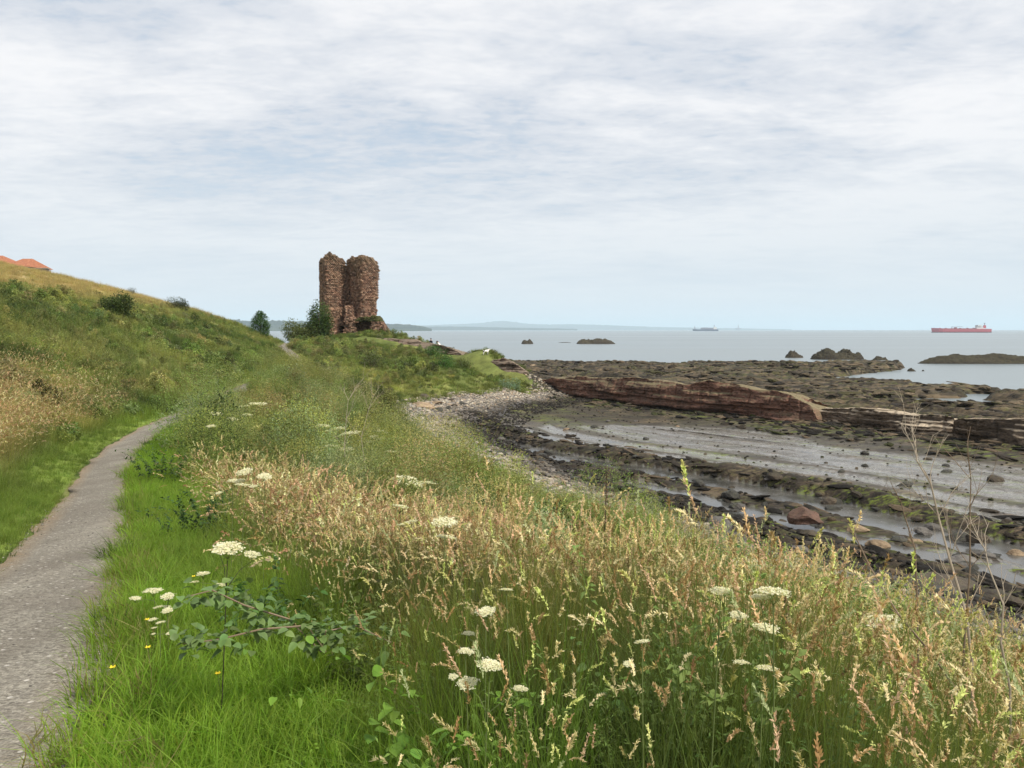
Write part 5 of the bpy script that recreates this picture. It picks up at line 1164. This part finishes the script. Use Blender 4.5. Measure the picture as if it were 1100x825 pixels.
broadleaf(215, 515, .9, 'dark shrubby plant where the verge narrows', 12, .07, .045, (.06, .12, .03), 808, spread=.45, per=26)
broadleaf(187, 468, 1.1, 'dark leafy shrub leaning over the bend of the path', 12, .08, .05, (.06, .11, .03), 809, spread=.6, per=26)
broadleaf(760, 655, .8, 'green leafy stems in the middle of the tall grass', 7, .08, .05, (.14, .24, .06), 811, spread=.3, per=14)
broadleaf(870, 800, .5, 'low palmate green leaves in front of the dry stalks', 6, .10, .09, (.11, .21, .06), 812, spread=.25, per=9)
broadleaf(745, 800, .45, 'low dark green leaves at the very bottom of the tall grass', 6, .11, .09, (.09, .18, .05), 813, spread=.25, per=9)
# bramble arching over the verge
q0 = foot(345, 672, .45); t_ = thing('bramble', 'bramble spray with grey green leaves arching over the bright verge', 'bramble', (q0.x, q0.y, gz(q0.x, q0.y)))
g = GB(820); mb = MB()
for pts in ([(350, 700, .0), (330, 672, -.02), (280, 676, -.12), (235, 687, -.25), (196, 692, -.3)], [(345, 700, 0), (310, 665, 0), (262, 650, -.1), (228, 634, -.1), (205, 640, -.15)], [(345, 700, .05), (350, 678, .05), (382, 672, .1), (420, 690, .15)]):
    W_ = [P(px, py, q0.y+dy)-t_.location for px, py, dy in pts]
    mb.tube(W_, .005, .0025, 5)
    W_ = np.array([v[:] for v in W_]); n = 38; tt = rng.uniform(.12, 1, n)*(len(W_)-1); i = np.clip(tt.astype(int), 0, len(W_)-2); f = (tt-i)[:, None]
    p = W_[i]*(1-f)+W_[i+1]*f; dd = rng.normal(0, 1, (n, 3))*np.array([1, 1, .35])
    for k in (-1, 0, 1):
        d2 = dd/np.linalg.norm(dd, axis=1, keepdims=True); rot = np.stack([d2[:, 0]*math.cos(k)-d2[:, 1]*math.sin(k), d2[:, 0]*math.sin(k)+d2[:, 1]*math.cos(k), d2[:, 2]+.15], -1)
        g.ovate(p+d2*(.035+.03*rng.random((n, 1)))+rng.normal(0, .02, (n, 3)), rot, .045*rng.uniform(.7, 1.2, n), .034, g.col((.17, .26, .09), n, .15), 0)
link(g.mesh('foliage', [M_LEAFP]), 'foliage', parent=t_); mb.build('stem', M_DRYB, t_)
# bare branching stems on the right
def branchy(mb, p, d, L, r, depth, rr):
    n = 5; pts = [p.copy()]; q = p.copy(); dd = d.copy()
    for i in range(n):
        dd = (dd + Vector((rr.gauss(0, .11), rr.gauss(0, .07), rr.gauss(0.01, .06)))).normalized(); q = q + dd*L/n; pts.append(q.copy())
    mb.tube(pts, r, r*.62, 5)
    if depth <= 0: return
    for k in range(rr.choice([2, 3, 3])):
        i = rr.randint(2, n); a = Vector((rr.gauss(0, .75), rr.gauss(0, .5), rr.uniform(.1, .7)))
        branchy(mb, pts[i], (dd*.9+a*.7).normalized(), L*rr.uniform(.5, .75), r*.55, depth-1, rr)
def bare(px0, py0, Y, chain, label, seed, r=.011, depth=3, mt=None, name='bare_shrub', fr=.5):
    b0 = P(px0, py0, Y); t_ = thing(name, label, 'dead stalk', (b0.x, b0.y, gz(b0.x, b0.y))); rr = random.Random(seed); mb = MB()
    pts = [Vector((b0.x, b0.y, gz(b0.x, b0.y)-.05))-t_.location]+[P(px, py, Y+dy)-t_.location for px, py, dy in chain]
    mb.tube(pts, r, r*.45, 6); m2 = mb
    for i in range(2, len(pts)):
        for k in range(2 if i < len(pts)-1 else 3):
            d = (pts[i]-pts[i-1]).normalized(); a = Vector((rr.choice([-1, 1])*rr.uniform(.3, .9), rr.gauss(0, .4), rr.uniform(.1, .5)))
            branchy(m2, pts[i], (d+a*.9).normalized(), rr.uniform(.16, .30)*fr*2*Y/4.5, r*.36, depth-1, rr)
    mb.build('stem', mt or M_DRY, t_)
bare(1046, 760, 4.4, [(1045, 720, 0), (1038, 660, 0), (1020, 600, .05), (1008, 555, .1), (1000, 520, .1), (985, 495, .15)], 'tallest bare branching shrub, before the wet flat', 31, .0085, 3)
bare(1030, 760, 4.9, [(1036, 690, 0), (1042, 610, 0), (1042, 545, 0), (1043, 515, 0)], 'thin bare stem standing straight right of the tallest bare shrub', 33, .007, 2, M_DRYB, fr=.4)
bare(1095, 790, 3.7, [(1085, 740, 0), (1075, 690, 0), (1078, 650, 0), (1062, 610, .05), (1058, 590, .1)], 'bleached bare stems at the right edge of the tall grass', 35, .0065, 2, fr=.35)
bare(1060, 800, 3.9, [(1040, 760, 0), (1003, 705, 0), (965, 660, 0), (935, 610, .1), (917, 572, .15)], 'long leaning dead stalk crossing in front of the puddles', 37, .007, 1, M_DRYB, 'dead_stalk', .12)
bare(995, 700, 4.8, [(985, 640, 0), (983, 590, 0), (972, 555, 0), (968, 540, 0)], 'short bare stem left of the tallest bare shrub', 39, .006, 2, M_DRYB, fr=.3)
bare(375, 560, 14, [(372, 520, 0), (370, 480, 0), (372, 450, 0), (374, 430, 0)], 'pale bare stems above the crest umbels', 41, .008, 2, fr=.28)
bare(395, 560, 15, [(392, 500, 0), (388, 470, 0), (396, 440, 0), (400, 428, 0)], 'second cluster of pale bare stems behind the crest umbels', 43, .007, 2, fr=.25)
for i, (px, py0, py1, Y, lb) in enumerate([(485, 700, 575, 5.2, 'dark dock stalk rising in the middle of the tall grass'), (647, 640, 505, 6.6, 'brown dock stalk before the shingle'), (835, 740, 640, 4.0, 'dark upright stalk under the wide umbels'), (343, 640, 520, 8.2, 'dark umbel stalk behind the pinkish grass')]):
    b0 = P(px, py0, Y); z0 = gz(b0.x, b0.y); tp = P(px+4, py1, Y); t_ = thing('dock_stalk', lb, 'dead stalk', (b0.x, b0.y, z0)); h = tp.z-z0
    MB().tube([(0, 0, -.05), (.01, 0, h*.5), (.03, 0, h)], .006, .003, 5).build('stem', M_STEMD, t_)
    g = GB(840+i); n = 260; tt = rng.uniform(.6, 1, n); g.leaves(np.c_[.03*tt, 0*tt, tt*h]+rng.normal(0, .012, (n, 3)), rng.normal(0, 1, (n, 3)), .012, .009, g.col((.16, .085, .05), n, .2), 0)
    link(g.mesh('seed_head', [M_LEAFP]), 'seed_head', parent=t_)

# ------------------------------------------------------------------ two walkers and a dog on the headland
def skin_body(name, mt, verts, edges, rad, parent, root=0, sub=1):
    me = bpy.data.meshes.new(name); me.from_pydata(verts, edges, []); o = link(me, name, mt, parent)
    m = o.modifiers.new('skin', 'SKIN'); m.use_smooth_shade = True
    for i, v in enumerate(me.skin_vertices[0].data): v.radius = (rad[i][0], rad[i][1]) if isinstance(rad[i], tuple) else (rad[i], rad[i]); v.use_root = (i == root)
    sm_ = o.modifiers.new('sub', 'SUBSURF'); sm_.levels = sub; sm_.render_levels = sub
    return o
def person(loc, rz, label, jacket, trousers, hair, bend=0.0, stride=.2):
    t_ = thing('person', label, 'person', loc, rz)
    b = bend; hx = math.sin(b); hz_ = math.cos(b)
    def up(l, x=0): return (x, .90*0+l*hx, .92+l*hz_)
    V = [(0, 0, .92), up(.22), up(.44), up(.56), up(.64), up(.78),                      # pelvis .. head
         (.19, up(.5)[1], up(.5)[2]), (.24, up(.28)[1]+.05, up(.24)[2]), (.24, up(.05)[1]+.18, up(.02)[2]),
         (-.19, up(.5)[1], up(.5)[2]), (-.24, up(.28)[1]+.05, up(.24)[2]), (-.24, up(.05)[1]+.16, up(.02)[2]),
         (.10, 0, .86), (.11, stride*.5+.04, .48), (.11, stride*.55, .07), (.11, stride*.55+.14, .03),
         (-.10, 0, .86), (-.11, -stride*.2+.03, .48), (-.11, -stride*.6, .07), (-.11, -stride*.6+.14, .03)]
    E = [(0, 1), (1, 2), (2, 3), (3, 4), (4, 5), (3, 6), (6, 7), (7, 8), (3, 9), (9, 10), (10, 11), (0, 12), (12, 13), (13, 14), (14, 15), (0, 16), (16, 17), (17, 18), (18, 19)]
    Rr = [(.16, .11), (.15, .11), (.18, .12), (.10, .09), .055, (.085, .10), .075, .055, .04, .075, .055, .04, .095, .065, .045, .04, .095, .065, .045, .04]
    body = skin_body('body', None, V, E, Rr, t_)
    for m in (M_CLOTH[jacket], M_CLOTH[trousers], M_SKIN): body.data.materials.append(m)
    def f(t, bb):
        g = t.new('ShaderNodeTexCoord').outputs['Object']; sp = t.new('ShaderNodeSeparateXYZ'); t.l.new(g, sp.inputs[0])
        # clothing by height: shoes, trousers, jacket, skin
        c = t.mix(t.math('GREATER_THAN', sp.outputs[2], .10), (.03, .03, .03), CLOTH[trousers]); c = t.mix(t.math('GREATER_THAN', sp.outputs[2], .90), c, CLOTH[jacket])
        c = t.mix(t.math('GREATER_THAN', sp.outputs[2], up(.60)[2]), c, (.42, .26, .19)); t.put(bb.inputs['Base Color'], c)
    body.data.materials.clear(); body.data.materials.append(mat('clothed_body', rough=.85, build=f))
    hd = Vector(up(.78)); bm = bmesh.new(); bmesh.ops.create_icosphere(bm, subdivisions=2, radius=.108)
    for v in list(bm.verts):
        if v.co.z < -.02 and v.co.y > -.02: v.co *= .80
        v.co = v.co + hd + Vector((0, -.015, .03))
    me = bpy.data.meshes.new('hair'); bm.to_mesh(me); bm.free(); link(me, 'hair', M_CLOTH[hair], t_)
CLOTH = {'black': (.012, .014, .02), 'white': (.82, .82, .82), 'darkgrey': (.03, .035, .04), 'brown': (.06, .04, .03)}
M_CLOTH = {k: paint('cloth_'+k, v, .9) for k, v in CLOTH.items()}; M_SKIN = paint('skin', (.45, .29, .21))
pa = P(462.5, 377.5, 110.2); person((pa.x, pa.y+.6, pa.z), math.pi*.9, 'person in a black jacket standing on the rocky outcrop, facing the sea', 'black', 'darkgrey', 'brown', .0, .05)
pb = P(473.5, 379.5, 108.6); person((pb.x, pb.y+.4, pb.z+.1), math.pi*.5, 'person in a white top and dark trousers bending as they climb the rocks', 'white', 'darkgrey', 'brown', .75, .5)
pdg = P(522, 380.5, 96.5); t_ = thing('dog', 'small white dog with grey patches standing in the knoll grass', 'dog', (pdg.x, pdg.y, gz(pdg.x, pdg.y)), .3)
V = [(-.28, 0, .46), (0, 0, .47), (.24, 0, .50), (.36, 0, .62), (.42, 0, .70), (.56, 0, .66), (-.36, 0, .56), (-.46, 0, .70),
     (.22, .09, .30), (.24, .09, .16), (.22, .09, .02), (.22, -.09, .30), (.24, -.09, .16), (.22, -.09, .02), (-.24, .09, .34), (-.34, .09, .18), (-.30, .09, .02), (-.24, -.09, .34), (-.34, -.09, .18), (-.30, -.09, .02)]
E = [(0, 1), (1, 2), (2, 3), (3, 4), (4, 5), (0, 6), (6, 7), (2, 8), (8, 9), (9, 10), (2, 11), (11, 12), (12, 13), (0, 14), (14, 15), (15, 16), (0, 17), (17, 18), (18, 19)]
Rr = [.11, .12, .14, .08, .09, .045, .03, .02, .05, .035, .035, .05, .035, .035, .06, .035, .035, .06, .035, .035]
def f_dog(t, b):
    n = t.noise(t.new('ShaderNodeTexCoord').outputs['Object'], 3.2, 2); t.put(b.inputs['Base Color'], t.mix(t.mapr(n, .54, .58), (.78, .76, .72), (.12, .12, .13)))
skin_body('body', mat('dog_coat', rough=.9, build=f_dog), V, E, Rr, t_, 1)
MB().box((.40, .06, .77), (.05, .03, .09), taper=.3).box((.40, -.06, .77), (.05, .03, .09), taper=.3).build('ears', M_CLOTH['darkgrey'], t_)

# ------------------------------------------------------------------ house behind the hill
M_ROOF = mat('orange_tile', rough=.8, build=lambda t, b: t.put(b.inputs['Base Color'], t.mix(t.mapr(t.noise(t.scale(t.new('ShaderNodeTexCoord').outputs['Object'], (3, 3, 6)), 1.2, 5), .35, .65), (.25, .09, .05), (.40, .17, .09))))
M_WALLH = paint('render_wall', (.34, .30, .25)); M_SLATE = paint('slate', (.10, .09, .085)); M_WIN = mat('window_glass', (.03, .04, .05), .1); M_FR = paint('white_frame', (.75, .75, .73))
def hip(mb, x0, x1, y0, y1, z0, z1, ins, lift=.0):
    my = (y0+y1)/2; vs = [mb.bm.verts.new(v) for v in [(x0, y0, z0), (x1, y0, z0), (x1, y1, z0), (x0, y1, z0), (x0+ins, my, z1), (x1-ins, my, z1)]]
    for f in [(0, 1, 5, 4), (1, 2, 5), (2, 3, 4, 5), (3, 0, 4), (3, 2, 1, 0)]: mb.bm.faces.new([vs[i] for i in f])
    return mb
hx = P(14, 300, 122); ze = P(14, 284.2, 122).z; t_ = thing('house', 'bungalow with orange hipped roofs peeping over the top of the hill', 'house', (hx.x, hx.y, ze-3.0))
zt = P(9, 274.6, 122).z-(ze-3.0); zt2 = P(20, 277.8, 122).z-(ze-3.0)
hip(MB(), -6, 1.6, -4, 4, 2.4, zt, 3.0).build('roof', M_ROOF, t_, label='taller left hip of the roof')
hip(MB(), .2, 4.3, -3, 3.4, 2.45, zt2, 1.3).build('roof', M_ROOF, t_, label='lower pinkish right hip of the roof')
m = MB().box((-2, 0, .6), (7.2, 7.4, 3.6)).box((2.2, 0, .6), (4.0, 5.8, 3.5)); m.build('wall', M_WALLH, t_)
for wx in (-4, -1, 2.4):
    f = MB().box((wx, -3.72 if wx < 1 else -2.92, 1.4), (1.2, .08, 1.1)).build('window', M_FR, t_); MB().box((wx, -3.79 if wx < 1 else -2.99, 1.4), (1.0, .05, .9)).build('pane', M_WIN, f)
hs_ = P(37, 290, 118); t_ = thing('shed', 'low dark lean-to shed beside the bungalow on the hilltop', 'shed', (hs_.x, hs_.y, P(37, 289, 118).z-1.6))
m = MB(); vs = [m.bm.verts.new(v) for v in [(-1.8, -1.5, 2.0), (1.9, -1.5, .95), (1.9, 1.5, .95), (-1.8, 1.5, 2.0), (-1.8, -1.5, 1.85), (1.9, -1.5, .82), (1.9, 1.5, .82), (-1.8, 1.5, 1.85)]]
for f in [(0, 1, 2, 3), (7, 6, 5, 4), (0, 4, 5, 1), (1, 5, 6, 2), (2, 6, 7, 3), (3, 7, 4, 0)]: m.bm.faces.new([vs[i] for i in f])
m.build('roof', M_SLATE, t_); MB().box((0, 0, .2), (3.2, 2.7, 1.3)).build('wall', M_BARK, t_)
wl = thing('garden_wall', 'short stretch of low dark garden wall right of the shed on the hilltop', 'wall', (P(46, 292, 112).x, 112, gz(P(46, 292, 112).x, 112)))
hh_ = P(46, 288.5, 112).z-wl.location.z
MB().box((-.8, 0, hh_/2-.3), (3.2, .35, hh_+.6)).build('wall', M_SLATE, wl); MB().box((-.8, 0, hh_+.04), (3.3, .45, .1)).build('coping', M_WALLH, wl)

# ------------------------------------------------------------------ ships at anchor
M_HULLR = paint('red_hull', (.46, .085, .10), .5); M_BOOT = paint('dark_boot', (.04, .02, .025)); M_WHITE = paint('ship_white', (.75, .74, .72)); M_DECK = paint('red_deck', (.30, .06, .05)); M_GREYS = paint('ship_grey', (.22, .22, .27)); M_HULLB = paint('dark_blue_hull', (.05, .06, .12))
def hull_mb(L, B, zk, z0, z1, z2, bowx=-1):
    """loft from bow to stern; bow towards bowx"""
    secs = [(-.50, .04, z2), (-.47, .35, z2), (-.40, .82, z2*.98), (-.33, 1, z1), (.30, 1, z1), (.42, .95, z1), (.485, .8, z1)]
    rings = []
    for k, (t_, w_, zt) in enumerate(secs):
        x = t_*L; b = B/2*w_; bl = b*(.75 if k in (0, 1, 6) else .95); rings.append([(x*(1 if k else .985), -bl, z0), (x, -b, z0+(zt-z0)*.4), (x-(1.5 if k == 0 else 0), -b, zt), (x-(1.5 if k == 0 else 0), b, zt), (x, b, z0+(zt-z0)*.4), (x*(1 if k else .985), bl, z0)])
    return MB().hull(rings)
def ship_tanker():
    q = on_z(1032.5, 357.3, 0); L = 56/FPX*q.y; t_ = thing('tanker_ship', 'long red tanker lying at anchor with white bridge at its right end', 'ship', (q.x, q.y, 0), R(-14)); k = L/140
    L = L/math.cos(R(14))*1.0; pm = FPX
    px = q.y/FPX                               # metres per photo pixel there
    hull_mb(L, 24, -1, -.5, 4.0*px, 4.9*px).build('hull', M_HULLR, t_); hull_mb(L*1.001, 24.2, -1, -.8, .55*px, .55*px).build('waterline_band', M_BOOT, t_)
    m = MB().box((-2, 0, 4.3*px), (L*.72, 6, 1.2)).box((L*-.10, 0, 5*px), (3, 18, 3)); m.build('deck_pipes', M_DECK, t_)
    m = MB(); cxn = -.13*L+8
    m.tube([(cxn-14, 0, 4*px), (cxn-12, 0, 6.1*px), (cxn+12, 0, 6.3*px), (cxn+15, 0, 4.6*px)], .55, .4, 6).tube([(cxn-12, 0, 4*px), (cxn-12, 0, 6.6*px)], .8, .6); m.build('crane', M_GREYS, t_)
    for xx in (-.36, -.26, -.02, .10, .2): MB().box((L*xx, 0, 4.6*px), (2, 14, 1.6)).tube([(L*xx, 0, 4*px), (L*xx, 0, 5.4*px)], .35).build('vent_post', M_DECK, t_)
    hb = MB().box((L*.30, 0, 4*px+1.4), (17, 20, 3.2)).box((L*.29, 0, 4*px+5), (12, 19, 4)).box((L*.285, 0, 4*px+8.6), (9, 22, 3)).build('superstructure', M_WHITE, t_)
    MB().box((L*.285-4.6, 0, 4*px+8.9), (.3, 20, 1.2)).box((L*.29-6.1, 0, 4*px+5.2), (.2, 16, .9)).build('window', M_WIN, hb)
    MB().box((L*.385, 0, 4*px+5.5), (6, 6, 8), taper=.85).build('funnel', M_HULLR, t_); MB().tube([(L*.385, 0, 4*px+9), (L*.385, 0, 4*px+16)], .9, .5).box((L*.385, 0, 4*px+14), (3.5, 1, 1.5)).build('mast', M_GREYS, t_)
    MB().tube([(-L*.46, 0, 4.5*px), (-L*.46, 0, 6*px)], .4, .25).build('mast', M_GREYS, t_)
ship_tanker()
def ship_grey():
    q = on_z(758, 355.55, 0); px = q.y/FPX; L = 27*px; t_ = thing('supply_ship', 'grey blue vessel with high deck cargo near the horizon, left of the red tanker', 'ship', (q.x, q.y, 0), R(-10))
    hull_mb(L, 28, -1, -.5, 1.7*px, 2.0*px).build('hull', M_HULLB, t_)
    m = MB().box((.05*L, 0, 2.4*px), (.48*L, 22, 2.2*px)).box((-.02*L, 0, 3.2*px), (.2*L, 20, 1.0*px)); m.build('deck_cargo', M_GREYS, t_)
    hb = MB().box((.36*L, 0, 2.6*px), (.12*L, 24, 2.6*px)).box((.35*L, 0, 4.0*px), (.08*L, 22, .9*px)).build('superstructure', M_WHITE, t_); MB().box((.35*L-.041*L, 0, 4.1*px), (.5, 20, .4*px)).build('window', M_WIN, hb)
    MB().tube([(.33*L, 0, 4*px), (.33*L, 0, 6.4*px)], 1.2, .8).box((.33*L, 0, 5.6*px), (6, 2, 3)).build('mast', M_GREYS, t_)
    MB().tube([(-.43*L, 0, 1.7*px), (-.43*L, 0, 5.6*px)], 1.5, .9).tube([(-.43*L, 0, 4.8*px), (-.38*L, 0, 1.9*px)], .7, .7).build('bow_crane', M_GREYS, t_)
ship_grey()
q = P(793, 353.6, 11000); px = 11000/FPX; t_ = thing('oil_rig', 'very faint oil rig on the horizon right of the grey vessel', 'rig', (q.x, q.y, 0), .3)
for sx in (-1, 1):
    for sy in (-1, 1): MB().tube([(sx*18, sy*18, -5), (sx*16, sy*16, 1.5*px)], 4, 4).build('leg', M_GREYS, t_)
MB().box((0, 0, 1.9*px), (70, 50, .8*px)).build('deck', M_GREYS, t_); MB().tube([(0, 0, 2.2*px), (0, 0, 6*px)], 9, 2, 4).build('derrick', M_GREYS, t_)

# ------------------------------------------------------------------ far coast and hills
def far_land(name, rows, Y, depth, mt, rough=.12, seed=1, steps=500, label=None):
    """rows (px, y of skyline); a solid ridge standing on the sea at depth Y"""
    xs = np.linspace(rows[0][0], rows[-1][0], steps); ys_ = np.interp(xs, [r[0] for r in rows], [r[1] for r in rows])
    H = np.array([max(P(a, b, Y).z, .0) for a, b in zip(xs, ys_)]); X_ = (xs-550)/FPX*Y
    H = H*(1+rough*fbm(xs*.35, xs*0, seed, 5)); nv = 14; V = []
    for j in range(nv):
        v = j/(nv-1); pr = math.sin(v*math.pi/2)**.7 if v < .55 else math.sin(.55*math.pi/2)**.7*(1-((v-.55)/.45)**2)
        pr = min(1, pr*1.22); nn = 1+.25*fbm(xs*.4+j*3, xs*0+j*1.7, seed+3, 4)*(pr < .98)
        V.append(np.c_[X_*(1+v*depth/Y), np.full(steps, Y+v*depth), H*pr*nn-3*(j in (0, nv-1))])
    V = np.concatenate(V); ii = np.arange(nv*steps).reshape(nv, steps); F = np.stack([ii[:-1, :-1], ii[:-1, 1:], ii[1:, 1:], ii[1:, :-1]], -1).reshape(-1, 4)
    o = link(np_mesh(name, V, F, smooth=True), name, mt, kind='structure')
M_COAST = mat('far_wooded_land', rough=.95, spec=.1, build=lambda t, b: t.put(b.inputs['Base Color'], t.mix(t.mapr(t.noise(t.new('ShaderNodeTexCoord').outputs['Object'], .01, 6, .7), .4, .6), (.02, .035, .03), (.06, .075, .05))))
far_land('hills', [(100, 343), (200, 343), (232, 342.2), (250, 341.8), (262, 342.8), (275, 343.5), (300, 343.2), (330, 344), (360, 345.5), (400, 346.5), (430, 347.4), (446, 348.6), (458, 351), (464, 353)], 4200, 900, M_COAST, .10, 1)
far_land('hills', [(380, 350), (450, 349.3), (476, 348), (500, 347), (522, 345.6), (532, 344), (541, 343.6), (552, 344.8), (566, 346.8), (590, 348), (612, 347.4), (635, 348), (668, 349.3), (700, 350.6), (740, 351.6), (800, 352.6), (850, 353.6)], 15000, 3500, M_COAST, .04, 5)
far_land('hills', [(425, 351.5), (470, 350.4), (500, 350.6), (540, 351.6), (600, 352.8), (620, 353.4)], 9000, 1200, M_COAST, .06, 9)

# ------------------------------------------------------------------ haze
hz_ = MB(); hz_.box((0, 24000, 148), (60000, 56000, 304)); hm = bpy.data.materials.new('haze'); hm.use_nodes = True; t = NT(hm.node_tree); t.n.clear()
out = t.new('ShaderNodeOutputMaterial'); pv = t.new('ShaderNodeVolumePrincipled'); pv.inputs['Color'].default_value = (.72, .88, 1, 1); pv.inputs['Density'].default_value = HAZE_D = .00009
t.l.new(pv.outputs[0], out.inputs['Volume']); hz_.build('haze', hm, kind='stuff')
